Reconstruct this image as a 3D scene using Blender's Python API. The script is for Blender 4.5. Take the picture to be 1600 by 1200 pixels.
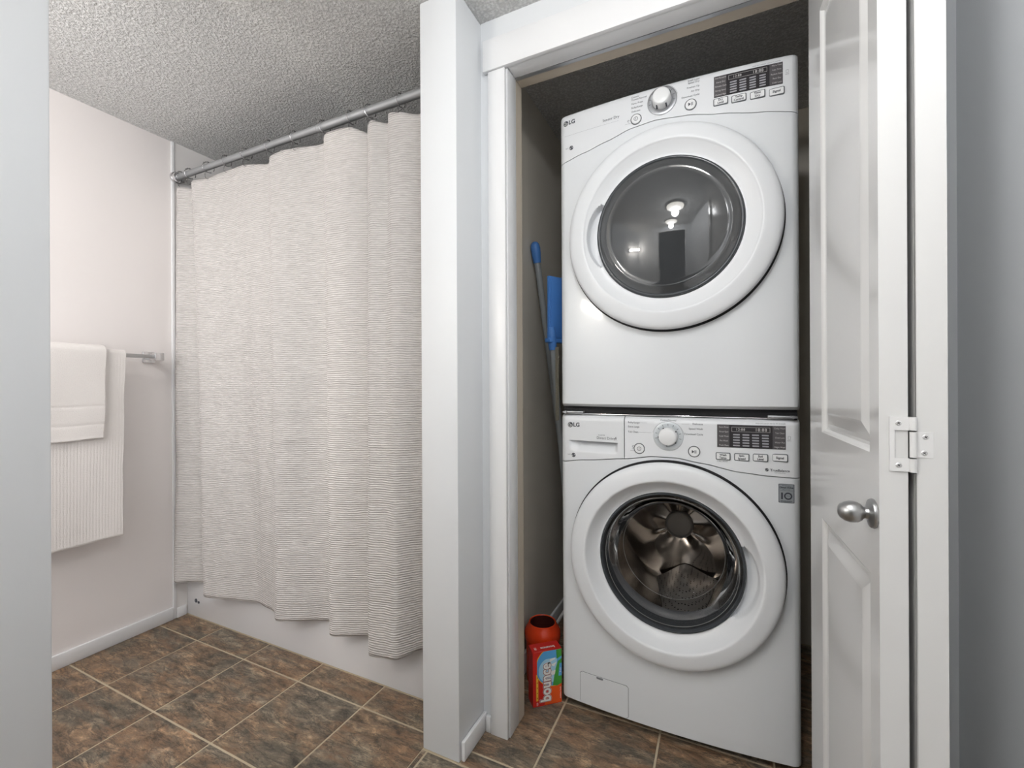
import bpy, bmesh, math, random
from math import sin, cos, pi, radians, sqrt, exp
from mathutils import Vector, Matrix, noise

for o in list(bpy.data.objects):
    bpy.data.objects.remove(o)
SC = bpy.context.scene
COL = SC.collection
random.seed(7)

# ------------------------------------------------------------------ camera
# world axes: X runs along the closet wall, Y runs into the closet, Z up, metres
H = 1.075
cd = bpy.data.cameras.new('camera')
cam = bpy.data.objects.new('camera', cd)
COL.objects.link(cam)
cd.sensor_width = 36.0
cd.lens = 690.0 / 1600.0 * 36.0
cd.clip_start = 0.02
cam.matrix_world = Matrix.Translation((0, 0, H)) @ Matrix.Rotation(radians(25.2), 4, 'Z') @ \
    Matrix.Rotation(radians(90), 4, 'X') @ Matrix.Rotation(-0.0047, 4, 'Z')
SC.camera = cam

# ------------------------------------------------------------------ world, lights, exposure
wd = bpy.data.worlds.new('world')
SC.world = wd
wd.use_nodes = True
wd.node_tree.nodes['Background'].inputs['Color'].default_value = (0.75, 0.85, 1.0, 1)
wd.node_tree.nodes['Background'].inputs['Strength'].default_value = 0.6
SC.view_settings.view_transform = 'Standard'
SC.view_settings.look = 'None'
SC.view_settings.gamma = 1.0
SC.view_settings.use_curve_mapping = False
SC.view_settings.exposure = -0.10


def area(name, loc, target, size, power, color, sy=None):
    ld = bpy.data.lights.new(name, 'AREA')
    ld.energy = power
    ld.color = color
    ld.size = size
    if sy:
        ld.shape = 'RECTANGLE'
        ld.size_y = sy
    else:
        ld.shape = 'DISK'
    o = bpy.data.objects.new(name, ld)
    COL.objects.link(o)
    o.location = loc
    d = Vector(target) - Vector(loc)
    o.rotation_euler = d.to_track_quat('-Z', 'Y').to_euler()
    return o


def bulb_light(name, loc, power, color, radius=0.08):
    ld = bpy.data.lights.new(name, 'POINT')
    ld.energy = power
    ld.color = color
    ld.shadow_soft_size = radius
    o = bpy.data.objects.new(name, ld)
    COL.objects.link(o)
    o.location = loc
    return o


# ceiling lamps, the vanity bar, and fill from an added nook lamp and window
bulb_light('hall_lamp_light', (-0.08, 0.25, 2.06), 12.5, (0.975, 0.985, 1.0), 0.06)
bulb_light('rear_lamp_light', (-0.16, -0.48, 2.06), 13, (0.975, 0.985, 1.0), 0.06)
bulb_light('nook_lamp_fill', (-1.60, 0.05, 2.02), 8, (1.0, 0.965, 0.94), 0.08)  # fill light added to brighten the bathroom nook
area('nook_window_fill', (-1.85, -0.58, 1.15), (-1.75, 1.2, 0.90), 0.70, 15, (1.0, 0.975, 0.965), 1.5)  # low fill for the bathroom, set in an added window

# ------------------------------------------------------------------ materials
MATS = {}


def mat(name, col, rough=0.5, metal=0.0, ior=1.45, coat=0.0, **kw):
    m = bpy.data.materials.new(name)
    m.use_nodes = True
    b = m.node_tree.nodes['Principled BSDF']
    b.inputs['Base Color'].default_value = (*col, 1)
    b.inputs['Roughness'].default_value = rough
    b.inputs['Metallic'].default_value = metal
    b.inputs['IOR'].default_value = ior
    b.inputs['Coat Weight'].default_value = coat
    b.inputs['Coat Roughness'].default_value = 0.08
    if 'emit' in kw:
        b.inputs['Emission Color'].default_value = (*kw['emit'], 1)
        b.inputs['Emission Strength'].default_value = kw.get('es', 1)
    MATS[name] = m
    return m


def nodes(m):
    nt = m.node_tree
    return nt, nt.nodes, nt.links, nt.nodes['Principled BSDF']


def add_bump(m, scale, strength, dist=0.002, detail=4, kind='noise', coord='Object', stretch=(1, 1, 1)):
    nt, N, L, b = nodes(m)
    tc = N.new('ShaderNodeTexCoord')
    mp = N.new('ShaderNodeMapping')
    mp.inputs['Scale'].default_value = stretch
    L.new(tc.outputs[coord], mp.inputs['Vector'])
    if kind == 'noise':
        t = N.new('ShaderNodeTexNoise')
        t.inputs['Scale'].default_value = scale
        t.inputs['Detail'].default_value = detail
        out = t.outputs['Fac']
    else:
        t = N.new('ShaderNodeTexVoronoi')
        t.inputs['Scale'].default_value = scale
        out = t.outputs['Distance']
    L.new(mp.outputs[0], t.inputs['Vector'])
    bp = N.new('ShaderNodeBump')
    bp.inputs['Strength'].default_value = strength
    bp.inputs['Distance'].default_value = dist
    L.new(out, bp.inputs['Height'])
    L.new(bp.outputs[0], b.inputs['Normal'])
    return t


m_wall = mat('cool_white_wall_paint', (0.77, 0.79, 0.81), 0.42)
add_bump(m_wall, 260, 0.10, 0.001)
m_bath = mat('blush_white_wall_paint', (0.85, 0.81, 0.795), 0.5)
add_bump(m_bath, 240, 0.08, 0.001)
m_grey = mat('pale_grey_wall_paint', (0.80, 0.82, 0.84), 0.45)
add_bump(m_grey, 200, 0.12, 0.001)
m_trim = mat('white_semigloss_trim', (0.83, 0.835, 0.845), 0.3)
m_leaf = mat('white_gloss_door_paint', (0.74, 0.74, 0.735), 0.2, coat=0.3)
m_beige = mat('bare_beige_jamb', (0.50, 0.44, 0.36), 0.6)
m_taupe = mat('taupe_closet_wall', (0.64, 0.60, 0.53), 0.7)
add_bump(m_taupe, 180, 0.2, 0.002)
m_tub = mat('white_acrylic_tub', (0.74, 0.735, 0.74), 0.22)
m_surr = mat('white_surround_panel', (0.78, 0.76, 0.745), 0.25)
m_enamel = mat('white_enamel', (0.78, 0.805, 0.83), 0.28, coat=0.35)
m_plast = mat('white_plastic', (0.80, 0.82, 0.845), 0.32)
m_knobw = mat('white_dial_plastic', (0.84, 0.85, 0.86), 0.3)
m_dring = mat('silver_dial_ring', (0.42, 0.43, 0.45), 0.35, 0.7)
m_lring = mat('pale_dial_ring', (0.66, 0.70, 0.73), 0.3, 0.2)
m_dark = mat('dark_gap', (0.012, 0.012, 0.014), 0.6)
m_print = mat('charcoal_print', (0.06, 0.065, 0.08), 0.5)
m_frame = mat('dark_grey_frame', (0.11, 0.12, 0.13), 0.4)
m_pgrey = mat('grey_print', (0.20, 0.21, 0.23), 0.5)
m_disp = mat('black_display', (0.035, 0.033, 0.036), 0.18)
m_disp2 = mat('charcoal_display_side', (0.09, 0.085, 0.09), 0.3)
m_strip = mat('frosted_indicator', (0.33, 0.33, 0.36), 0.4)
m_pwhite = mat('white_print', (0.62, 0.60, 0.60), 0.5)
m_silver = mat('silver_badge', (0.40, 0.43, 0.46), 0.4, 0.4)
m_steel = mat('brushed_drum_steel', (0.52, 0.48, 0.44), 0.18, 1.0)
m_nickel = mat('satin_nickel', (0.45, 0.45, 0.45), 0.33, 1.0)
m_chrome = mat('polished_chrome', (0.75, 0.75, 0.76), 0.12, 1.0)
m_rod = mat('brushed_rod_metal', (0.36, 0.37, 0.38), 0.5, 0.6)
m_ringm = mat('dark_ring_chrome', (0.42, 0.42, 0.42), 0.2, 1.0)
m_lip = mat('bowl_lip_glass', (0.16, 0.16, 0.16), 0.25, 0.0)
m_gasket = mat('grey_rubber_gasket', (0.10, 0.105, 0.115), 0.35)
m_hub = mat('grey_hub_plate', (0.36, 0.36, 0.355), 0.3, 0.3)
m_rimg = mat('smoked_rim', (0.045, 0.05, 0.056), 0.2)
m_hinge = mat('white_painted_hinge', (0.80, 0.80, 0.80), 0.3)
m_screw = mat('screw_steel', (0.75, 0.75, 0.75), 0.3, 0.6)
m_blue = mat('blue_plastic', (0.06, 0.19, 0.50), 0.4)
m_pole = mat('dull_grey_pole', (0.30, 0.32, 0.33), 0.4, 0.2)
m_pole2 = mat('dark_teal_pole', (0.06, 0.10, 0.13), 0.35, 0.3)
m_red = mat('red_orange_plastic', (0.72, 0.055, 0.012), 0.22)
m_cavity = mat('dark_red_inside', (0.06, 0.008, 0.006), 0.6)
m_boxred = mat('glossy_red_card', (0.60, 0.022, 0.016), 0.35)
m_orange = mat('orange_print', (0.78, 0.10, 0.015), 0.4)
m_yellow = mat('yellow_print', (0.85, 0.50, 0.05), 0.4)
m_sky = mat('sky_blue_print', (0.10, 0.38, 0.72), 0.4)
m_lsky = mat('light_blue_print', (0.40, 0.66, 0.82), 0.4)
m_green = mat('grass_green_print', (0.06, 0.33, 0.05), 0.4)
m_dkred = mat('maroon_print', (0.22, 0.0, 0.01), 0.4)
m_white = mat('bright_white_print', (0.85, 0.85, 0.83), 0.4)
m_grout = mat('beige_grout', (0.50, 0.42, 0.30), 0.7)
m_towel = mat('white_terry', (0.86, 0.825, 0.80), 0.9)
m_bulb = mat('warm_bulb', (1, 1, 1), 0.3, emit=(1.0, 0.93, 0.84), es=115)
m_dome = mat('frosted_lamp_dome', (1, 1, 1), 0.3, emit=(1.0, 0.95, 0.86), es=5)
m_braid = mat('braided_steel', (0.30, 0.28, 0.22), 0.4, 0.6)
add_bump(m_braid, 500, 1.0, 0.004, kind='voronoi')

m_glow = mat('added_window_pane', (1, 1, 1), 0.3, emit=(0.95, 0.97, 1.0), es=1.0)  # glowing pane of the window added in the nook

# satin door glass of the dryer
m_smoke = mat('smoked_door_glass', (0.048, 0.051, 0.054), 0.035, ior=1.9)

# thin clear glass of the washer bowl
m_glass = bpy.data.materials.new('clear_bowl_glass')
m_glass.use_nodes = True
nt = m_glass.node_tree
for n in list(nt.nodes):
    nt.nodes.remove(n)
out = nt.nodes.new('ShaderNodeOutputMaterial')
mx = nt.nodes.new('ShaderNodeMixShader')
tr = nt.nodes.new('ShaderNodeBsdfTransparent')
tr.inputs[0].default_value = (0.86, 0.85, 0.84, 1)
gl = nt.nodes.new('ShaderNodeBsdfGlossy')
gl.inputs['Roughness'].default_value = 0.03
fr = nt.nodes.new('ShaderNodeFresnel')
fr.inputs['IOR'].default_value = 1.18
nt.links.new(fr.outputs[0], mx.inputs[0])
nt.links.new(tr.outputs[0], mx.inputs[1])
nt.links.new(gl.outputs[0], mx.inputs[2])
nt.links.new(mx.outputs[0], out.inputs[0])

# perforated steel (fine relief of the lifters)
m_perf = mat('perforated_steel', (0.5, 0.49, 0.48), 0.38, 0.8)
nt, N, L, b = nodes(m_perf)
tc = N.new('ShaderNodeTexCoord')
vo = N.new('ShaderNodeTexVoronoi')
vo.inputs['Scale'].default_value = 95
vo.inputs['Randomness'].default_value = 0.12
L.new(tc.outputs['Object'], vo.inputs['Vector'])
cr = N.new('ShaderNodeValToRGB')
cr.color_ramp.elements[0].position = 0.22
cr.color_ramp.elements[0].color = (0.02, 0.02, 0.02, 1)
cr.color_ramp.elements[1].position = 0.3
cr.color_ramp.elements[1].color = (0.5, 0.49, 0.48, 1)
L.new(vo.outputs['Distance'], cr.inputs[0])
L.new(cr.outputs[0], b.inputs['Base Color'])

# stippled ceiling
m_ceil = mat('stippled_ceiling', (0.50, 0.50, 0.49), 0.85)
nt, N, L, b = nodes(m_ceil)
tc = N.new('ShaderNodeTexCoord')
n1 = N.new('ShaderNodeTexNoise')
n1.inputs['Scale'].default_value = 130
n1.inputs['Detail'].default_value = 3
n1.inputs['Roughness'].default_value = 0.65
L.new(tc.outputs['Object'], n1.inputs['Vector'])
v1 = N.new('ShaderNodeTexVoronoi')
v1.inputs['Scale'].default_value = 100
L.new(tc.outputs['Object'], v1.inputs['Vector'])
ad = N.new('ShaderNodeMath')
ad.operation = 'SUBTRACT'
L.new(n1.outputs['Fac'], ad.inputs[0])
mu = N.new('ShaderNodeMath')
mu.operation = 'MULTIPLY'
mu.inputs[1].default_value = 0.35
L.new(v1.outputs['Distance'], mu.inputs[0])
L.new(mu.outputs[0], ad.inputs[1])
bp = N.new('ShaderNodeBump')
bp.inputs['Strength'].default_value = 1.0
bp.inputs['Distance'].default_value = 0.010
L.new(ad.outputs[0], bp.inputs['Height'])
L.new(bp.outputs[0], b.inputs['Normal'])
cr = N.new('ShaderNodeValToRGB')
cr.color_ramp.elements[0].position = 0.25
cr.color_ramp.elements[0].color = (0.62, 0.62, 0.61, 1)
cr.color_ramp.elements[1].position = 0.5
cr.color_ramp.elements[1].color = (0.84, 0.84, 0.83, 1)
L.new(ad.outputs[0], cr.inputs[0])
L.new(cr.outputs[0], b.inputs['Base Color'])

# slate tile: world placed, each tile shifted by its own random number
m_slate = mat('slate_tile', (0.2, 0.13, 0.08), 0.38)
nt, N, L, b = nodes(m_slate)
tc = N.new('ShaderNodeTexCoord')
oi = N.new('ShaderNodeObjectInfo')
va = N.new('ShaderNodeVectorMath')
va.operation = 'MULTIPLY_ADD'
va.inputs[1].default_value = (13, 7, 5)
L.new(oi.outputs['Random'], va.inputs[0])
L.new(tc.outputs['Object'], va.inputs[2])
rot = N.new('ShaderNodeMapping')
rot.inputs['Rotation'].default_value = (0, 0, 0.5)
rot.inputs['Scale'].default_value = (1, 2.4, 1)
L.new(va.outputs[0], rot.inputs['Vector'])


def nz(scale, detail, rough, dist=0.0, src=rot):
    t = N.new('ShaderNodeTexNoise')
    t.inputs['Scale'].default_value = scale
    t.inputs['Detail'].default_value = detail
    t.inputs['Roughness'].default_value = rough
    t.inputs['Distortion'].default_value = dist
    L.new(src.outputs[0], t.inputs['Vector'])
    return t


def ramp(src, stops):
    c = N.new('ShaderNodeValToRGB')
    e = c.color_ramp.elements
    while len(e) < len(stops):
        e.new(0.5)
    for i, (p, col) in enumerate(stops):
        e[i].position = p
        e[i].color = (*col, 1)
    L.new(src, c.inputs[0])
    return c


def mixc(f, a, bb, mode='MIX', fac=None):
    q = N.new('ShaderNodeMix')
    q.data_type = 'RGBA'
    q.blend_type = mode
    if fac is not None:
        q.inputs['Factor'].default_value = fac
    else:
        L.new(f, q.inputs['Factor'])
    L.new(a, q.inputs[6])
    L.new(bb, q.inputs[7])
    return q.outputs[2]


big = nz(2.0, 6, 0.62, 0.35)
base = ramp(big.outputs['Fac'], [(0.32, (0.135, 0.12, 0.098)), (0.42, (0.20, 0.165, 0.125)), (0.50, (0.31, 0.20, 0.125)),
                                 (0.58, (0.24, 0.20, 0.155)), (0.70, (0.175, 0.155, 0.125))])
# per-tile tone: some tiles greyer, some rustier
mr = N.new('ShaderNodeMapRange')
mr.inputs['To Min'].default_value = 0.0
mr.inputs['To Max'].default_value = 0.55
L.new(oi.outputs['Random'], mr.inputs['Value'])
gc = N.new('ShaderNodeRGB')
gc.outputs[0].default_value = (0.215, 0.185, 0.14, 1)
c0 = mixc(mr.outputs[0], base.outputs[0], gc.outputs[0])
fine = nz(13, 13, 0.80, 0.35)
fr_ = ramp(fine.outputs['Fac'], [(0.37, (0.22, 0.21, 0.20)), (0.46, (0.75, 0.73, 0.70)), (0.54, (1.15, 1.12, 1.05)), (0.64, (2.5, 2.4, 2.15))])
c1 = mixc(None, c0, fr_.outputs[0], 'MULTIPLY', 0.9)
rust = nz(4.5, 7, 0.65, 0.5)
rf = ramp(rust.outputs['Fac'], [(0.52, (0, 0, 0)), (0.66, (0.6, 0.6, 0.6))])
rc = N.new('ShaderNodeRGB')
rc.outputs[0].default_value = (0.34, 0.18, 0.09, 1)
c2 = mixc(rf.outputs[0], c1, rc.outputs[0])
rot2 = N.new('ShaderNodeMapping')
rot2.inputs['Rotation'].default_value = (0, 0, 0.42)
rot2.inputs['Scale'].default_value = (1, 4.5, 1)
L.new(va.outputs[0], rot2.inputs['Vector'])
vein = nz(5, 9, 0.72, 0.5, rot2)
vf = ramp(vein.outputs['Fac'], [(0.47, (0, 0, 0)), (0.497, (0.85, 0.85, 0.85)), (0.515, (0, 0, 0))])
vc = N.new('ShaderNodeRGB')
vc.outputs[0].default_value = (0.05, 0.045, 0.04, 1)
c3 = mixc(vf.outputs[0], c2, vc.outputs[0])
hs = N.new('ShaderNodeHueSaturation')
hs.inputs['Saturation'].default_value = 1.0
hs.inputs['Value'].default_value = 0.92
L.new(c3, hs.inputs['Color'])
L.new(hs.outputs[0], b.inputs['Base Color'])
hh_ = N.new('ShaderNodeMath')
hh_.operation = 'ADD'
L.new(fine.outputs['Fac'], hh_.inputs[0])
L.new(vein.outputs['Fac'], hh_.inputs[1])
bp = N.new('ShaderNodeBump')
bp.inputs['Strength'].default_value = 0.8
bp.inputs['Distance'].default_value = 0.006
L.new(hh_.outputs[0], bp.inputs['Height'])
L.new(bp.outputs[0], b.inputs['Normal'])

# ribbed seersucker curtain cloth
m_cloth = mat('ribbed_curtain_cloth', (0.66, 0.635, 0.615), 0.85)
nt, N, L, b = nodes(m_cloth)
tc = N.new('ShaderNodeTexCoord')
wv = N.new('ShaderNodeTexWave')
wv.wave_type = 'BANDS'
wv.bands_direction = 'Z'
wv.inputs['Scale'].default_value = 41
wv.inputs['Distortion'].default_value = 3.2
wv.inputs['Detail'].default_value = 2
wv.inputs['Detail Scale'].default_value = 0.55
L.new(tc.outputs['Object'], wv.inputs['Vector'])
mp2 = N.new('ShaderNodeMapping')
mp2.inputs['Scale'].default_value = (34, 34, 210)
L.new(tc.outputs['Object'], mp2.inputs['Vector'])
r2 = nz(1.0, 3, 0.6, 0.3, mp2)
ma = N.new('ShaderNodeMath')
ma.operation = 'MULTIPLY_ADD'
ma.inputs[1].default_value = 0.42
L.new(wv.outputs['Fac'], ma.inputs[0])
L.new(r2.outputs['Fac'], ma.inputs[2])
bp = N.new('ShaderNodeBump')
bp.inputs['Strength'].default_value = 0.8
bp.inputs['Distance'].default_value = 0.004
L.new(ma.outputs[0], bp.inputs['Height'])
L.new(bp.outputs[0], b.inputs['Normal'])
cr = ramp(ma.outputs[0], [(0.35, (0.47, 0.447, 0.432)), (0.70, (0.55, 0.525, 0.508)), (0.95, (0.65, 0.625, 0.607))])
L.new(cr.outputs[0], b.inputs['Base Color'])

# terry towel
nt, N, L, b = nodes(m_towel)
t = add_bump(m_towel, 420, 0.6, 0.004, 3)


# ------------------------------------------------------------------ mesh helpers
def new_bm():
    return bmesh.new()


def box(bm, x0, x1, y0, y1, z0, z1, bevel=0.0, seg=2):
    r = bmesh.ops.create_cube(bm, size=1.0)
    vs = r['verts']
    for v in vs:
        v.co = Vector(((v.co.x + 0.5) * (x1 - x0) + x0, (v.co.y + 0.5) * (y1 - y0) + y0, (v.co.z + 0.5) * (z1 - z0) + z0))
    if bevel > 0:
        es = {e for v in vs for e in v.link_edges}
        bmesh.ops.bevel(bm, geom=list(es), offset=bevel, segments=seg, affect='EDGES', profile=0.5)
    return vs


def cyl(bm, p0, p1, r0, r1=None, n=24, caps=True):
    r1 = r0 if r1 is None else r1
    p0, p1 = Vector(p0), Vector(p1)
    d = p1 - p0
    q = d.to_track_quat('Z', 'Y')
    a, bb = [], []
    for i in range(n):
        t = 2 * pi * i / n
        c = Vector((cos(t), sin(t), 0))
        a.append(bm.verts.new(p0 + q @ (c * r0)))
        bb.append(bm.verts.new(p1 + q @ (c * r1)))
    for i in range(n):
        j = (i + 1) % n
        bm.faces.new((a[i], a[j], bb[j], bb[i]))
    if caps:
        bm.faces.new(list(reversed(a)))
        bm.faces.new(bb)


def tube(bm, pts, r, n=12, caps=True):
    pts = [Vector(p) for p in pts]
    rr = r if isinstance(r, (list, tuple)) else [r] * len(pts)
    rings = []
    for k, p in enumerate(pts):
        if k == 0:
            d = pts[1] - p
        elif k == len(pts) - 1:
            d = p - pts[k - 1]
        else:
            d = pts[k + 1] - pts[k - 1]
        q = d.to_track_quat('Z', 'Y')
        rings.append([bm.verts.new(p + q @ Vector((cos(2 * pi * i / n) * rr[k], sin(2 * pi * i / n) * rr[k], 0))) for i in range(n)])
    for a, bb in zip(rings[:-1], rings[1:]):
        for i in range(n):
            j = (i + 1) % n
            bm.faces.new((a[i], a[j], bb[j], bb[i]))
    if caps:
        bm.faces.new(list(reversed(rings[0])))
        bm.faces.new(rings[-1])


def torus(bm, c, axis, R, r, n=28, m=8, a0=0, a1=2 * pi):
    q = Vector(axis).to_track_quat('Z', 'Y')
    full = abs(a1 - a0 - 2 * pi) < 1e-6
    cnt = n if full else n + 1
    rings = []
    for i in range(cnt):
        t = a0 + (a1 - a0) * i / n
        e = Vector((cos(t), sin(t), 0))
        rings.append([bm.verts.new(Vector(c) + q @ (e * (R + r * cos(2 * pi * j / m)) + Vector((0, 0, r * sin(2 * pi * j / m))))) for j in range(m)])
    for i in range(n):
        a, bb = rings[i], rings[(i + 1) % cnt]
        for j in range(m):
            k = (j + 1) % m
            bm.faces.new((a[j], bb[j], bb[k], a[k]))


def lathe_y(bm, prof, cx=0.0, cz=0.0, n=96, fn=None, close=False):
    """profile [(r, y)] turned about the y axis; fn(r, y, angle) -> (r, y)"""
    rings = []
    for (r, y) in prof:
        if r < 1e-6:
            rings.append([bm.verts.new((cx, y, cz))])
            continue
        ring = []
        for i in range(n):
            t = 2 * pi * i / n
            rr, yy = fn(r, y, t) if fn else (r, y)
            ring.append(bm.verts.new((cx + rr * cos(t), yy, cz + rr * sin(t))))
        rings.append(ring)
    for a, bb in zip(rings[:-1], rings[1:]):
        for i in range(n):
            j = (i + 1) % n
            if len(a) == 1 and len(bb) == 1:
                continue
            if len(a) == 1:
                bm.faces.new((a[0], bb[j], bb[i]))
            elif len(bb) == 1:
                bm.faces.new((a[i], a[j], bb[0]))
            else:
                bm.faces.new((a[i], a[j], bb[j], bb[i]))


def lathe_z(bm, prof, c=(0, 0), n=40, sx=1.0, sy=1.0):
    rings = []
    for (r, z) in prof:
        if r < 1e-6:
            rings.append([bm.verts.new((c[0], c[1], z))])
        else:
            rings.append([bm.verts.new((c[0] + sx * r * cos(2 * pi * i / n), c[1] + sy * r * sin(2 * pi * i / n), z)) for i in range(n)])
    for a, bb in zip(rings[:-1], rings[1:]):
        for i in range(n):
            j = (i + 1) % n
            if len(a) == 1:
                bm.faces.new((a[0], bb[j], bb[i]))
            elif len(bb) == 1:
                bm.faces.new((a[i], a[j], bb[0]))
            else:
                bm.faces.new((a[i], a[j], bb[j], bb[i]))


def poly_extrude(bm, pts, depth, off=Vector((0, 0, 0))):
    """pts in (x, z); front at y=0, back at y=depth"""
    a = [bm.verts.new(Vector((p[0], 0, p[1])) + off) for p in pts]
    bb = [bm.verts.new(Vector((p[0], depth, p[1])) + off) for p in pts]
    n = len(pts)
    bm.faces.new(a)
    bm.faces.new(list(reversed(bb)))
    for i in range(n):
        j = (i + 1) % n
        bm.faces.new((a[j], a[i], bb[i], bb[j]))


def rrect(cx, cz, w, h, r, n=5):
    pts = []
    for (sx, sz, a0) in ((1, 1, 0), (-1, 1, pi / 2), (-1, -1, pi), (1, -1, 3 * pi / 2)):
        for k in range(n + 1):
            a = a0 + (pi / 2) * k / n
            pts.append((cx + sx * (w / 2 - r) + r * cos(a), cz + sz * (h / 2 - r) + r * sin(a)))
    return pts


def obj(name, bm, m, parent=None, smooth=True, auto=40):
    bmesh.ops.recalc_face_normals(bm, faces=bm.faces[:])
    me = bpy.data.meshes.new(name)
    bm.to_mesh(me)
    bm.free()
    me.materials.append(m)
    if smooth:
        for p in me.polygons:
            p.use_smooth = True
        if auto:
            try:
                me.set_sharp_from_angle(angle=radians(auto))
            except Exception:
                pass
    o = bpy.data.objects.new(name, me)
    COL.objects.link(o)
    if parent:
        o.parent = parent
    return o


def tag(o, label=None, cat=None, group=None, kind=None):
    if label:
        o['label'] = label
    if cat:
        o['category'] = cat
    if group:
        o['group'] = group
    if kind:
        o['kind'] = kind
    return o


def thing(name, label, cat, loc=(0, 0, 0), rz=0.0, group=None):
    o = bpy.data.objects.new(name, None)
    COL.objects.link(o)
    o.location = loc
    o.rotation_euler = (0, 0, rz)
    o.empty_display_size = 0.05
    return tag(o, label, cat, group)


def struct(name, bm, m, parent=None, smooth=False, label=None):
    o = obj(name, bm, m, parent, smooth)
    if parent is None:
        o['kind'] = 'structure'
    if label:
        o['label'] = label
    return o


def sbox(name, x0, x1, y0, y1, z0, z1, m, bevel=0.0, parent=None):
    bm = new_bm()
    box(bm, x0, x1, y0, y1, z0, z1, bevel)
    return struct(name, bm, m, parent, bevel > 0)


def text_mesh(s, size, align='CENTER', offset=0.0, space=1.0):
    cu = bpy.data.curves.new('t', 'FONT')
    cu.body = s
    cu.size = size
    cu.align_x = align
    cu.align_y = 'CENTER'
    cu.resolution_u = 3
    cu.offset = offset
    cu.space_character = space
    to = bpy.data.objects.new('t', cu)
    COL.objects.link(to)
    dg = bpy.context.evaluated_depsgraph_get()
    dg.update()
    me = bpy.data.meshes.new_from_object(to.evaluated_get(dg))
    bpy.data.objects.remove(to)
    bpy.data.curves.remove(cu)
    return me


def add_text(bm, s, x, z, size, fy, align='CENTER', eps=0.0006, offset=0.0, space=1.0, rot=0.0, xs=1.0):
    me = text_mesh(s, size, align, offset, space)
    n0 = len(bm.verts)
    bm.from_mesh(me)
    bm.verts.ensure_lookup_table()
    c, s_ = cos(rot), sin(rot)
    for v in bm.verts[n0:]:
        tx, ty = v.co.x * xs, v.co.y
        X = x + c * tx - s_ * ty
        Z = z + s_ * tx + c * ty
        v.co = Vector((X, fy(X, Z) - eps, Z))
    bpy.data.meshes.remove(me)


def flat_poly(bm, pts, fy, eps=0.0005):
    vs = [bm.verts.new((p[0], fy(p[0], p[1]) - eps, p[1])) for p in pts]
    return bm.faces.new(vs)


def flat_ring(bm, outer, inner, fy, eps=0.0005):
    a = [bm.verts.new((p[0], fy(p[0], p[1]) - eps, p[1])) for p in outer]
    c = [bm.verts.new((p[0], fy(p[0], p[1]) - eps, p[1])) for p in inner]
    n = len(a)
    for i in range(n):
        j = (i + 1) % n
        bm.faces.new((a[i], a[j], c[j], c[i]))


def circ(cx, cz, r, n=32, a0=0, a1=2 * pi):
    return [(cx + r * cos(a0 + (a1 - a0) * i / n), cz + r * sin(a0 + (a1 - a0) * i / n)) for i in range(n)]


def arc_strip(bm, cx, cz, r0, r1, a0, a1, fy, eps=0.0005, n=32):
    prev = None
    for i in range(n + 1):
        a = a0 + (a1 - a0) * i / n
        p = [(cx + r * cos(a), cz + r * sin(a)) for r in (r0, r1)]
        cur = [bm.verts.new((q[0], fy(q[0], q[1]) - eps, q[1])) for q in p]
        if prev:
            bm.faces.new((prev[0], prev[1], cur[1], cur[0]))
        prev = cur


# ------------------------------------------------------------------ room shell
CEIL = 2.200
UL, UR = -2.285, 0.442          # left bathroom wall, right hall wall
WF, WB = 1.210, 1.314           # closet wall front and back
MB0, MB1 = -0.798, -0.672       # partition between tub and closet
BACK = -0.92

fl = sbox('floor', UL - 0.1, UR + 0.1, BACK - 1.3, 2.25, -0.08, -0.0016, m_grout)
P = 0.3048
u0, w0 = -2.000, 1.118
tile_cache = {}
nt_ = 0


def tile_mesh(sx, sy):
    key = (round(sx, 4), round(sy, 4))
    if key not in tile_cache:
        bm = new_bm()
        b_ = 0.0012
        z1 = 0.0
        x, y = sx / 2, sy / 2
        lo = [bm.verts.new(p) for p in ((-x, -y, -0.004), (x, -y, -0.004), (x, y, -0.004), (-x, y, -0.004))]
        mi = [bm.verts.new((v.co.x, v.co.y, z1 - b_)) for v in lo]
        to = [bm.verts.new((math.copysign(max(abs(v.co.x) - b_, 0.0005), v.co.x), math.copysign(max(abs(v.co.y) - b_, 0.0005), v.co.y), z1)) for v in lo]
        for a, c in ((lo, mi), (mi, to)):
            for i in range(4):
                j = (i + 1) % 4
                bm.faces.new((a[i], a[j], c[j], c[i]))
        bm.faces.new(to)
        me = bpy.data.meshes.new('tile')
        bm.to_mesh(me)
        bm.free()
        me.materials.append(m_slate)
        tile_cache[key] = me
    return tile_cache[key]


def lay(xa, xb, ya, yb):
    g = 0.0030
    i0, i1 = math.floor((xa - u0) / P), math.ceil((xb - u0) / P)
    j0, j1 = math.floor((ya - w0) / P), math.ceil((yb - w0) / P)
    for i in range(i0, i1):
        for j in range(j0, j1):
            ax, bx_ = max(xa, u0 + i * P + g), min(xb, u0 + (i + 1) * P - g)
            ay, by_ = max(ya, w0 + j * P + g), min(yb, w0 + (j + 1) * P - g)
            if bx_ - ax < 0.004 or by_ - ay < 0.004:
                continue
            o = bpy.data.objects.new('tile', tile_mesh(bx_ - ax, by_ - ay))
            o.location = ((ax + bx_) / 2, (ay + by_) / 2, 0)
            COL.objects.link(o)
            o.parent = fl


lay(UL + 0.0015, MB0 - 0.0015, BACK + 0.3, 1.228)
lay(MB0 + 0.0015, UR - 0.0015, BACK + 0.0015, 1.062)
lay(MB1 + 0.0015, UR - 0.0015, 1.068, 2.14)

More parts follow.
